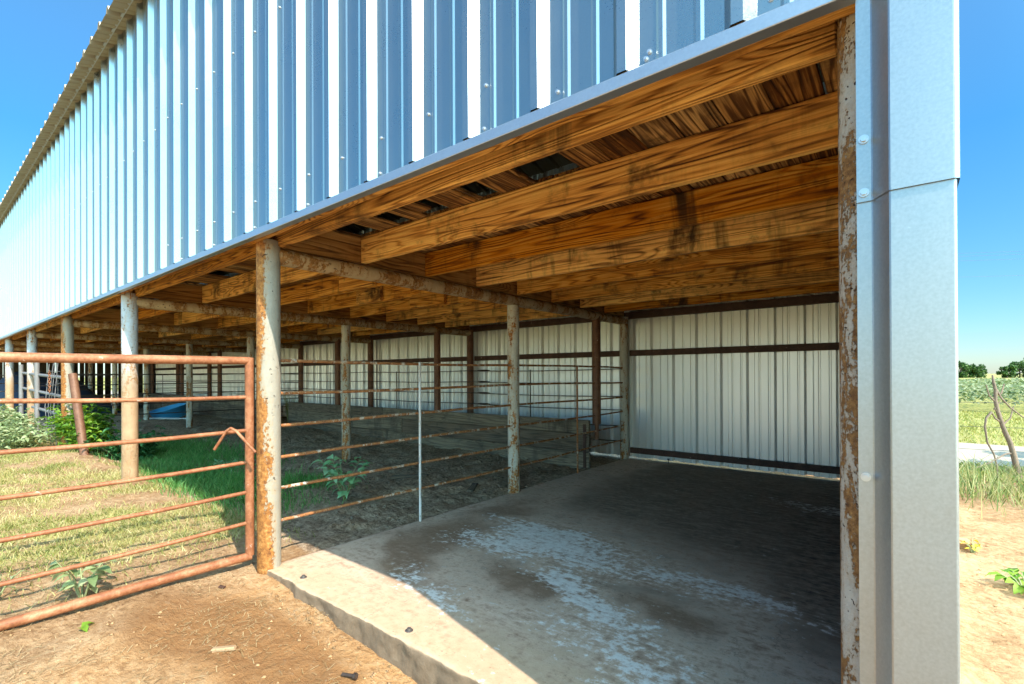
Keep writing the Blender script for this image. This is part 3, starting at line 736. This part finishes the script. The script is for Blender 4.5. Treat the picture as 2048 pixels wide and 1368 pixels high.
# ------------------------------------------------------------------ plants
def gz(x, y): return float(ground_h(np.array([float(x)]), np.array([float(y)]))[0])
def bush(name, label, cat, cx, cy, rx, ry, h, nleaf, L, w, mat, stems=9, group=None, top_bias=1.0):
    g = gz(cx, cy); t = thing(name, label, cat, (cx, cy, g), group)
    q = MB(); lf = MB()
    for s in range(stems):
        a = random.uniform(0, 2*math.pi); rr = random.random()**.5
        tip = Vector((rx*rr*math.cos(a), ry*rr*math.sin(a), h*random.uniform(.55,1.0)*(1-.35*rr)))
        b = Vector((tip.x*.25, tip.y*.25, -.03)); mid = b.lerp(tip, .5) + Vector((0,0,h*.08))
        q.tube([b, mid, tip], [.009,.006,.003], 5, False)
        for _ in range(nleaf // stems):
            s_ = random.uniform(.18, 1.05); p_ = (b.lerp(mid, s_*2) if s_ < .5 else mid.lerp(tip, s_*2-1))
            p_ = p_ + Vector((random.gauss(0,.11*rx/.5), random.gauss(0,.11*ry/.5), random.gauss(0,.05)))
            if p_.z < .02: p_.z = random.uniform(.02,.12)
            a2 = random.uniform(0, 2*math.pi); d = Vector((math.cos(a2), math.sin(a2), random.uniform(-.35,.55)))
            lf.leaf(p_, d, Vector((0,0,1))+Vector((random.gauss(0,.35),random.gauss(0,.35),0)), L*random.uniform(.6,1.25), w*random.uniform(.7,1.2), random.random())
    obj('stem', q, M['stem'], t); obj('foliage', lf, mat, t)
    return t
bush('leafy_bush', 'bright green leafy bush in sun at the foot of the leaning brown pipe', 'bush', -5.62, .13, .52, .30, .66, 1300, .085, .042, M['leaf_bush'], 22)
bush('leafy_bush', 'darker green bush half in shade just past the leaning brown pipe', 'bush', -4.95, .45, .36, .34, .55, 520, .11, .06, M['leaf_dark'], 14)
bush('leafy_bush', 'sunlit green bush tall against the far front posts', 'bush', -5.9, .15, .42, .35, .86, 900, .10, .05, M['leaf_bush'], 14)
for i, (x, y, h, l) in enumerate(((-7.4,-.60,.62,'pale grey-green broadleaf weed beside the bright bush'),(-8.5,-.55,.72,'pale weed clump below the sagging grey gate'),(-9.7,-.75,.75,'farthest pale weed clump along the front posts'),(-6.5,-.42,.42,'small pale weed clump between bush and grass'))):
    bush('pale_weed', l, 'weed', x, y, .55, .42, h, 620, .085, .055, M['leaf_pale'], 12, 'pale weeds by the front posts')
def broadleaf(name, label, cx, cy, h, spread, nst, nl, L, w, mat, group=None):
    g = gz(cx, cy); t = thing(name, label, 'weed', (cx, cy, g), group); q = MB(); lf = MB()
    for s in range(nst):
        a = 2*math.pi*s/nst + random.uniform(-.4,.4); tip = Vector((spread*math.cos(a)*random.uniform(.3,1), spread*math.sin(a)*random.uniform(.3,1), h*random.uniform(.6,1.0)))
        mid = tip*.5 + Vector((0,0,h*.12)); q.tube([(0,0,-.02), mid, tip], [.006,.004,.002], 5, False)
        for k in range(nl):
            s_ = .2 + .8*(k+random.random())/nl; p_ = Vector((0,0,0)).lerp(mid, s_*2) if s_ < .5 else mid.lerp(tip, s_*2-1)
            a2 = a + random.uniform(-1.7,1.7); d = Vector((math.cos(a2), math.sin(a2), random.uniform(-.3,.45)))
            lf.leaf(p_, d, Vector((random.gauss(0,.3),random.gauss(0,.3),1)), L*random.uniform(.6,1.2), w*random.uniform(.7,1.15), random.random(), .15, .25)
    obj('stem', q, M['stem'], t); obj('foliage', lf, mat, t); return t
broadleaf('stall_weed', 'green broadleaf weed growing in the shaded dirt behind the rusty divider rails', -1.06, 1.20, .47, .30, 7, 9, .115, .075, M['leaf_weed'])
broadleaf('stall_weed', 'low bluish broadleaf weed at the grass edge in shade past the gate', -3.3, 1.02, .16, .26, 6, 4, .10, .09, M['leaf_weed'])
broadleaf('yard_weed', 'grey-green weed standing behind the lower rails of the rusty gate', -.34, -.82, .25, .16, 6, 5, .085, .055, M['leaf_pale'])
broadleaf('yard_weed', 'small wilted weed farthest out behind the lower rails of the rusty gate', -.62, -1.12, .14, .14, 5, 4, .07, .03, M['leaf_pale'])
broadleaf('yard_weed', 'low green weed on the bare sand beyond the corner trim', 3.60, 2.60, .10, .16, 9, 5, .08, .055, M['leaf_bush'])
broadleaf('yard_weed', 'tiny yellow-flowered weed by a rock past the corner trim', 3.43, 3.22, .09, .06, 5, 3, .04, .03, plain('yellow_petal', (.62,.50,.04), .6))
bush('dry_weed', 'curled dry brown weed standing on the bunk by a back post', 'dry weed', -8.35, 4.35, .40, .16, 1.25, 60, .05, .012, M['dark'], 22)

# grass blades as arrays
def blades(name, xy, hmin, hmax, wid, lean, mat, zoff=-.004, rnd_fn=None):
    N = len(xy); x, y = xy[:,0], xy[:,1]; z = ground_h(x, y) + zoff
    hh = RNG.uniform(hmin, hmax, N); a = RNG.uniform(0, 2*np.pi, N); l = RNG.uniform(.2, 1, N)*lean*hh; b = RNG.uniform(0, 2*np.pi, N)
    dx, dy = np.cos(a)*l, np.sin(a)*l; wx, wy = np.cos(b)*wid/2, np.sin(b)*wid/2
    P0 = np.stack([x-wx, y-wy, z],1); P1 = np.stack([x+wx, y+wy, z],1)
    P2 = np.stack([x+dx*.45+wx*.8, y+dy*.45+wy*.8, z+hh*.65],1); P3 = np.stack([x+dx*.45-wx*.8, y+dy*.45-wy*.8, z+hh*.65],1)
    P4 = np.stack([x+dx+wx*.12, y+dy+wy*.12, z+hh*.95],1); P5 = np.stack([x+dx-wx*.12, y+dy-wy*.12, z+hh*.95],1)
    V = np.stack([P0,P1,P2,P3,P4,P5],1).reshape(-1,3); o = np.arange(N)[:,None]*6
    F = np.concatenate([o+np.array([[0,1,2,3]]), o+np.array([[3,2,4,5]])],1).reshape(-1,4)
    r = RNG.random(N) if rnd_fn is None else rnd_fn(x, y)
    return obj(name, arr_mesh(name, V, F, np.repeat(r, 2)), mat)
def scatter(n_, x0, x1, y0, y1, dens):
    x = RNG.uniform(x0, x1, n_); y = RNG.uniform(y0, y1, n_); k = RNG.random(n_) < dens(x, y); return np.stack([x[k], y[k]], 1)
xy = np.concatenate([scatter(90000, -4.5, -.25, -2.6, .7, grass_density), scatter(90000, -12, -4.0, -3.0, .7, lambda x, y: np.clip(grass_density(x, y)*1.1, 0, 1))])
tag(blades('yard_grass', xy, .012, .055, .005, 1.4, M['grass'], rnd_fn=lambda x, y: np.clip(fbm(x*2.2, y*2.2, 3)*1.1 - .25 + RNG.normal(.1,.25,len(x)), 0, 1)), 'short patchy yellow-green grass on sandy yard', 'grass', kind='stuff')
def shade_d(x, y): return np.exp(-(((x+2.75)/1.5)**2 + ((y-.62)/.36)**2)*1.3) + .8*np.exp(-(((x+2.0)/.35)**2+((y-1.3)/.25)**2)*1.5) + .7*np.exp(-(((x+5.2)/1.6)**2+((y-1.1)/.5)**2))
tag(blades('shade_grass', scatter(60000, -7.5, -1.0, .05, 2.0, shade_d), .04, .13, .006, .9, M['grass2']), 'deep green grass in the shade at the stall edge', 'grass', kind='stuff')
# straw and chaff on dirt
def straw(name, xy, L0, L1, wid, mat):
    N = len(xy); x, y = xy[:,0], xy[:,1]; z = ground_h(x, y) + .004 + RNG.random(N)*.006
    a = RNG.uniform(0, np.pi, N); L = RNG.uniform(L0, L1, N); ux, uy = np.cos(a)*L/2, np.sin(a)*L/2; wx, wy = -np.sin(a)*wid/2, np.cos(a)*wid/2
    dz = RNG.normal(0, .12, N)*L; cz = RNG.uniform(0,.1,N)*L
    V = np.stack([np.stack([x-ux-wx, y-uy-wy, z-dz*.3],1), np.stack([x-ux+wx, y-uy+wy, z-dz*.3],1), np.stack([x+wx, y+wy, z+cz],1), np.stack([x-wx, y-wy, z+cz],1), np.stack([x+ux+wx, y+uy+wy, z+np.abs(dz)],1), np.stack([x+ux-wx, y+uy-wy, z+np.abs(dz)],1)],1).reshape(-1,3)
    o = np.arange(N)[:,None]*6; F = np.concatenate([o+np.array([[0,3,2,1]]), o+np.array([[3,5,4,2]])],1).reshape(-1,4)
    return obj(name, arr_mesh(name, V, F, np.repeat(RNG.random(N), 2)), mat)
fr = scatter(16000, -1.2, 2.6, -1.7, -.02, lambda x, y: .10 + .9*sst(.5,.68,fbm(x*2.6+2, y*2.6, 3)))
ins = scatter(5000, -5, -.02, .35, 4.0, lambda x, y: .25 + .5*sst(.5,.65,fbm(x*1.7, y*1.7, 2)))
tag(straw('straw_litter', np.concatenate([fr, ins, scatter(5000, 3.25, 5.0, .3, 5.2, lambda x, y: .15 + .6*sst(.45,.65,fbm(x*2.4+7, y*2.4, 3)))]), .010, .050, .0020, M['straw']), 'loose straw and dry stems scattered over dirt', 'straw', kind='stuff')
def clods(name, xy, s0, s1, mat):
    N = len(xy); base = np.array([(1,0,0),(-1,0,0),(0,1,0),(0,-1,0),(0,0,1),(0,0,-1),(.7,.7,.5),(-.7,.6,.5)]); 
    oc = np.array([(4,0,2),(4,2,1),(4,1,3),(4,3,0),(5,2,0),(5,1,2),(5,3,1),(5,0,3)])
    s = RNG.uniform(s0, s1, N)**1.0; jit = 1 + RNG.normal(0,.28,(N,6,3))
    V = base[:6][None]*jit*s[:,None,None]*np.array([1.2,1,.6]); z = ground_h(xy[:,0], xy[:,1])
    V = V + np.stack([xy[:,0], xy[:,1], z + s*.25],1)[:,None,:]; o = (np.arange(N)*6)[:,None,None]
    return obj(name, arr_mesh(name, V.reshape(-1,3), (o+oc[None]).reshape(-1,3), np.repeat(RNG.random(N), 8)), mat)
tag(clods('dirt_clods', np.concatenate([scatter(1500, -1.2, 2.8, -1.7, -.03, lambda x, y: .25+.5*sst(.5,.7,fbm(x*3,y*3,2))), scatter(500, 3.3, 4.2, 1, 4.8, lambda x, y: .5+0*x)]), .002, .011, M['clod']), 'small tan dirt clods and pebbles on sand', 'dirt clods', kind='stuff')
tag(clods('soil_lumps', np.concatenate([scatter(700, .05, 2.6, -.16, -.03, lambda x, y: .2+.7*sst(.45,.65,fbm(x*5,y*5,2))), scatter(700, -1.2, 2.4, -1.4, -.1, lambda x, y: .8*sst(.58,.7,fbm(x*2.2+4,y*2.2,3)))]), .002, .009, gm), 'crumbly soil lumps along the slab edge and yard', 'soil', kind='stuff')
tag(clods('dark_clods', scatter(2600, -6, -.03, .4, 4.0, lambda x, y: sst(.5,.68,fbm(x*2,y*2,2))), .004, .018, M['dung']), 'dark trampled clods over the stall dirt', 'dirt clods', kind='stuff')
# single bits on the ground
q = MB(); q.tube([(0,0,0),(.055,.02,.004)], .008, 8); q.tube([(.055,.02,.004),(.068,.025,.005)], .014, 6); tag(obj('loose_bolt', q, M['dark'], None, (1.18,-.235,gz(1.18,-.235)+.009)), 'dark loose bolt lying on orange dirt before the slab', 'bolt')
def chunk(name, label, cat, x, y, L, w, h_, rot, mat):
    q = MB(); q.box(-L/2, L/2, -w/2, w/2, 0, h_, bev=min(w,h_)*.3)
    q.v = [(a + random.uniform(-.1,.1)*w, b + random.uniform(-.18,.18)*w, c + random.uniform(-.1,.1)*h_) for a, b, c in q.v]
    o = obj(name, q, mat, None, (x, y, gz(x, y)-.002)); o.rotation_euler = (random.uniform(-.08,.08), random.uniform(-.08,.08), rot); tag(o, label, cat)
chunk('wood_chunk', 'splintered tan wood chunk lying in straw in front of the slab', 'wood chunk', .64, -.50, .10, .026, .018, 1.0, M['bone'])
chunk('stone', 'small dark stone on dirt just in front of the white post', 'stone', .045, -.285, .035, .022, .016, .5, M['girt'])
chunk('stone', 'tan flat stone half buried in sand past the corner trim', 'stone', 3.36, 3.30, .13, .10, .07, .2, M['clod'])
for i, (x, y, l) in enumerate(((-1.35,2.2,'grey board scrap lying in dirt under the divider rails'),(-.75,3.0,'short dark plank lying near the plank bunk'),(-.45,2.3,'splintered board scrap beside the slab edge'))):
    chunk('board_scrap', l, 'board', x, y, .45-.08*i, .07, .025, .5+i*.8, M['bunk'])
q = MB()
for a in (.2,1.9): q.leaf((0,0,.008), (math.cos(a),math.sin(a),.12), (0,0,1), .06, .045, .8)
tag(obj('fallen_leaf', q, M['leaf_bush'], None, (.02,-.89,gz(.02,-.89))), 'two-lobed green leaf lying on bare sand in front of the gate', 'leaf')

# ------------------------------------------------------------------ beyond the corner: fence branch, grass, field, trees
t = thing('dead_branch', 'leaning bare dead branch standing in the grass by the road', 'dead branch', (4.103, 6.726, -.16))
o_ = Vector((4.103, 6.726, -.16))
def bp(L): return [Vector(p) - o_ for p in L]
q = MB(); q.tube(bp([(4.12,6.74,-.25),(4.081,6.708,-.005),(4.045,6.68,.18),(4.015,6.653,.315),(3.975,6.62,.43),(3.948,6.598,.519),(3.905,6.56,.68),(3.885,6.546,.80),(3.888,6.548,.93),(3.87,6.53,1.02),(3.86,6.526,1.102)]), [.034,.030,.028,.026,.024,.022,.020,.019,.017,.014,.009], 9, wob=.1); obj('trunk', q, M['bark'], t)
for pts, r_ in (([(3.885,6.546,.95),(3.94,6.59,.83),(4.02,6.65,.72),(4.144,6.755,.60)], .010), ([(3.888,6.548,.90),(3.94,6.60,.88),(3.965,6.61,1.0)], .010), ([(3.90,6.56,.69),(3.87,6.53,.70),(3.93,6.59,.80)], .009),
                ([(3.935,6.59,.55),(3.88,6.54,.60),(3.849,6.518,.671)], .010), ([(3.849,6.518,.671),(3.80,6.48,.60),(3.789,6.471,.50),(3.81,6.489,.316),(3.87,6.54,.18),(3.895,6.556,.05),(3.905,6.566,-.12)], .011), ([(3.89,6.55,.78),(3.83,6.5,.86),(3.80,6.47,.99)], .009), ([(3.95,6.60,.52),(4.02,6.66,.60),(4.05,6.68,.74)], .009), ([(4.05,6.68,.195),(3.969,6.616,.18),(3.84,6.5,.09),(3.70,6.405,.02)], .009)):
    q = MB(); q.tube(bp(pts), [1.2*r_*(1-.5*i/(len(pts)-1)) for i in range(len(pts))], 7); obj('limb', q, M['bark'], t)
t = thing('wire_fence', 'thin barbed wire fence strung past the dead branch beside the road', 'fence', (6, 6.9, -.15))
for z in (.76,.46,.18):
    q = MB(); q.tube([(x-6, .03*math.sin(x), z+.15-.02*math.sin(x*.9)) for x in np.arange(3.3,30,1.2)], .0028, 5, False); obj('wire', q, M['wire'], t)
for x in (13.0, 21.0, 29.0):
    q = MB(); q.tube([(x-6,.04,-.2),(x-6,.04,1.35)], .05, 8); obj('post', q, M['bark'], t)
def tg(x, y): return np.exp(-(((y-5.75)/.85)**2)) * (0.35+.65*sst(.4,.6,fbm(x*3,y*3,2))) * sst(3.25,3.45,x)
tag(blades('tall_grass', scatter(14000, 3.25, 9, 4.3, 8.1, tg), .10, .44, .008, 1.1, M['tallgrass']), 'tall mixed green and straw grass beyond the corner trim', 'grass', kind='stuff')
tag(blades('verge_grass', np.concatenate([scatter(45000, 1, 16, 11.2, 21.5, lambda x, y: .35+.6*sst(.35,.6,fbm(x*.8,y*.8,3))), scatter(5000, 3.3, 6, 6.9, 8.3, lambda x, y: .6+0*x)]), .03, .09, .02, 1.2, M['verge']), 'mown yellow-green verge grass beyond the gravel road', 'grass', kind='stuff')
# crop field as one leafy mass
N = 48000; yy = 21.5 + (RNG.random(N)**1.9)*70; xx = RNG.uniform(-.05,1,N)*(10+yy*.55) - 1.0
hh = (.25+.55*RNG.random(N)**.7) * (.55+.75*fbm(xx*.35, yy*.35, 3)) * np.where(yy < 27, 1.15, .8)
sz = .060 + .0024*(yy-20); an = RNG.uniform(0,2*np.pi,N); tl = RNG.normal(0,.5,(N,2))
U = np.stack([np.cos(an),np.sin(an),tl[:,0]],1)*sz[:,None]; Wv = np.stack([-np.sin(an),np.cos(an),tl[:,1]],1)*(sz*.6)[:,None]
C_ = np.stack([xx,yy,-.2+hh],1); V = np.stack([C_-U, C_-Wv, C_+U, C_+Wv],1).reshape(-1,3); F = (np.arange(N)[:,None]*4 + np.arange(4)[None])
tag(obj('crop_field', arr_mesh('crop_field', V, F, RNG.random(N)), M['leaf_crop']), 'pale green leafy crop field beyond the road', 'crop field', kind='stuff')
# distant trees
def tree(x, y, h, cr, nl, ls, label, group='distant trees on the field horizon', mat='leaf_tree'):
    t = thing('tree', label, 'tree', (x, y, -.2), group)
    q = MB(); th = h*.42
    q.tube([(0,0,-.3),(0.02*h,0,th*.5),(0,.01*h,th),(.02*h,0,h*.7)], [h*.035,h*.028,h*.022,h*.01], 8)
    for s in range(6):
        a = s*1.05+random.uniform(-.3,.3); q.tube([(0,0,th*(.6+.07*s)),(cr*.4*math.cos(a),cr*.4*math.sin(a),th*(.95+.1*s)),(cr*.75*math.cos(a),cr*.75*math.sin(a),th*(1.15+.12*s))], [h*.014,h*.009,h*.004], 6)
    obj('trunk', q, M['trunk'], t)
    lf = MB(); cl = []
    for _ in range(16):
        a = random.uniform(0,6.283); rr = cr*math.sqrt(random.random())*.85; cl.append((rr*math.cos(a), rr*math.sin(a), h*random.uniform(.10,.86)*(1-.25*(rr/cr)**2), cr*random.uniform(.22,.42)))
    for i in range(nl):
        c = random.choice(cl); d = Vector((random.gauss(0,1),random.gauss(0,1),random.gauss(0,.8))).normalized()
        p_ = Vector(c[:3]) + d*c[3]*random.uniform(.55,1.05)
        if p_.z < h*.02: continue
        u = Vector((random.gauss(0,1),random.gauss(0,1),random.gauss(0,1))).normalized(); w_ = u.cross(d).normalized(); s = ls*random.uniform(.6,1.3)
        lf.add([p_-u*s, p_-w_*s*.6, p_+u*s, p_+w_*s*.6], [(0,1,2,3)], random.random())
    obj('crown', lf, M[mat], t); return t
for x, y, h, cr, l in ((16.0,198,5.2,3.0,'round dark tree on the horizon just beside the corner trim'),(19.2,203,4.7,2.6,'bushy tree in the middle of the first horizon clump'),(21.2,208,3.6,1.5,'low tapering tree ending the first horizon clump before the sky gap'),(25.9,198,4.4,2.1,'broad dark tree opening the second horizon clump after the sky gap'),(29.2,204,5.4,3.4,'tall tree rising highest in the second horizon clump'),(35.0,200,5.0,3.6,'outlying horizon tree farthest along the field'),(10.8,200,5.0,3.6,'tree on the horizon hidden behind the barn corner')):
    tree(x, y, h, cr, 1700, .30, l)
tree(8.3, 8.0, 4.3, 1.9, 1500, .16, 'small roadside tree shading the gravel road outside the fence', None)
# power line far off
t = thing('power_line', 'faint overhead power wires crossing the pale sky above the field', 'power line', (10, 80, -.2))
def pw(a, b, z0, z1):
    a = Vector(a); b = Vector(b); q = MB()
    q.tube([a.lerp(b, s) - Vector((0,0,1.0*math.sin(s*math.pi))) for s in np.linspace(0,1,10)], .009, 4, False); obj('wire', q, M['wire'], t)
for za, zb_ in ((14.2,17.5),(13.9,17.1),(13.4,16.6),(11.7,14.6)):
    pw((-22, -24, za+.2), (38, 24, zb_+.2), 0, 0)
for x, y, z in ((-22,-24,14.6),(38,24,17.9)):
    q = MB(); q.tube([(x,y,-.3),(x,y,z)], [.18,.12], 10); q.box(x-1.1,x+1.1,y-.06,y+.06,z-.6,z-.45); obj('pole', q, M['trunk'], t)

# ------------------------------------------------------------------ light, sky, camera
w = bpy.data.worlds.new('World'); S.world = w; w.use_nodes = True; nt = w.node_tree
bg = nt.nodes['Background']; sky = nt.nodes.new('ShaderNodeTexSky'); sky.sky_type = 'NISHITA'; sky.sun_disc = False
el = math.asin(SUN.z); az = math.atan2(SUN.x, SUN.y)
sky.sun_elevation = el; sky.sun_rotation = az; sky.altitude = 300; sky.air_density = 1.0; sky.dust_density = 0.3; sky.ozone_density = 2.5
hs = nt.nodes.new('ShaderNodeHueSaturation'); hs.inputs['Saturation'].default_value = 1.10; hs.inputs['Hue'].default_value = 0.487; hs.inputs['Value'].default_value = 1.0
tint = nt.nodes.new('ShaderNodeMix'); tint.data_type = 'RGBA'; tint.blend_type = 'MULTIPLY'; tint.inputs[0].default_value = 1.0; tint.inputs[7].default_value = (.8, 1.0, 1.05, 1)
tc = nt.nodes.new('ShaderNodeTexCoord'); sp = nt.nodes.new('ShaderNodeSeparateXYZ'); nt.links.new(tc.outputs['Generated'], sp.inputs[0])
rp = nt.nodes.new('ShaderNodeValToRGB'); nt.links.new(sp.outputs[2], rp.inputs[0])
for e_, (p_, c_) in zip([rp.color_ramp.elements[0], rp.color_ramp.elements[1], rp.color_ramp.elements.new(.12), rp.color_ramp.elements.new(.35)], ((0.0,(.31,.38,.43)),(1.0,(.72,.92,1.0)),(.12,(.27,.40,.49)),(.35,(.23,.48,.62)))):
    e_.position = p_; e_.color = (*c_, 1)
nt.links.new(rp.outputs[0], tint.inputs[7])
# added warm brightening of the sky's sun side, fill light for the barn interior
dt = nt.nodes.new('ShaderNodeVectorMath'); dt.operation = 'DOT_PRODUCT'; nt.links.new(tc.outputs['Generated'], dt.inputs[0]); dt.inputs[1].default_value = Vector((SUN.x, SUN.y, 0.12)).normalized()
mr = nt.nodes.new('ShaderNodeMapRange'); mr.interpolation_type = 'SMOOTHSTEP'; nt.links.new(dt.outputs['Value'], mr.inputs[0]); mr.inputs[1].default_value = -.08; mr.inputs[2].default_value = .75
sky_fill = nt.nodes.new('ShaderNodeMix'); sky_fill.data_type = 'RGBA'; nt.links.new(mr.outputs[0], sky_fill.inputs[0]); sky_fill.inputs[6].default_value = (1,1,1,1); sky_fill.inputs[7].default_value = (6.3,4.5,3.0,1)
fill_mul = nt.nodes.new('ShaderNodeMix'); fill_mul.data_type = 'RGBA'; fill_mul.blend_type = 'MULTIPLY'; fill_mul.inputs[0].default_value = 1.0
nt.links.new(sky.outputs[0], hs.inputs['Color']); nt.links.new(hs.outputs[0], tint.inputs[6]); nt.links.new(tint.outputs[2], fill_mul.inputs[6]); nt.links.new(sky_fill.outputs[2], fill_mul.inputs[7]); nt.links.new(fill_mul.outputs[2], bg.inputs[0]); bg.inputs[1].default_value = 0.15
L = bpy.data.lights.new('sun', 'SUN'); L.energy = 3.0; L.angle = R(0.5); L.color = (1.0, .93, .82)
lo = bpy.data.objects.new('sun', L); COL.objects.link(lo); lo.rotation_euler = SUN.to_track_quat('Z', 'Y').to_euler(); lo.location = (10,-3,10)

cam = bpy.data.cameras.new('camera'); co = bpy.data.objects.new('camera', cam); COL.objects.link(co); S.camera = co
yaw, pit, rol = R(38.8187), R(0.1624), R(0.2428)
R0 = Vector((math.cos(yaw), math.sin(yaw), 0)); F0 = Vector((-math.sin(yaw), math.cos(yaw), 0)); U0 = Vector((0,0,1))
Fv = F0*math.cos(pit) + U0*math.sin(pit); U1 = U0*math.cos(pit) - F0*math.sin(pit)
Rv = R0*math.cos(rol) - U1*math.sin(rol); Uv = R0*math.sin(rol) + U1*math.cos(rol)
co.matrix_world = Matrix(((Rv.x,Uv.x,-Fv.x,3.07),(Rv.y,Uv.y,-Fv.y,-1.4132),(Rv.z,Uv.z,-Fv.z,1.1206),(0,0,0,1)))
cam.sensor_width = 36; cam.sensor_fit = 'HORIZONTAL'; cam.lens = 36*977.7876/2048; cam.shift_y = 64.04/2048
cam.clip_start = .02; cam.clip_end = 6000
vs_ = S.view_settings; vs_.view_transform = 'Standard'; vs_.look = 'None'; vs_.exposure = 1.48; vs_.gamma = 1; vs_.use_curve_mapping = False
S.render.engine = 'CYCLES'; cy = S.cycles
cy.max_bounces = 14; cy.diffuse_bounces = 8; cy.glossy_bounces = 6; cy.transmission_bounces = 4; cy.sample_clamp_indirect = 8; cy.use_denoising = True
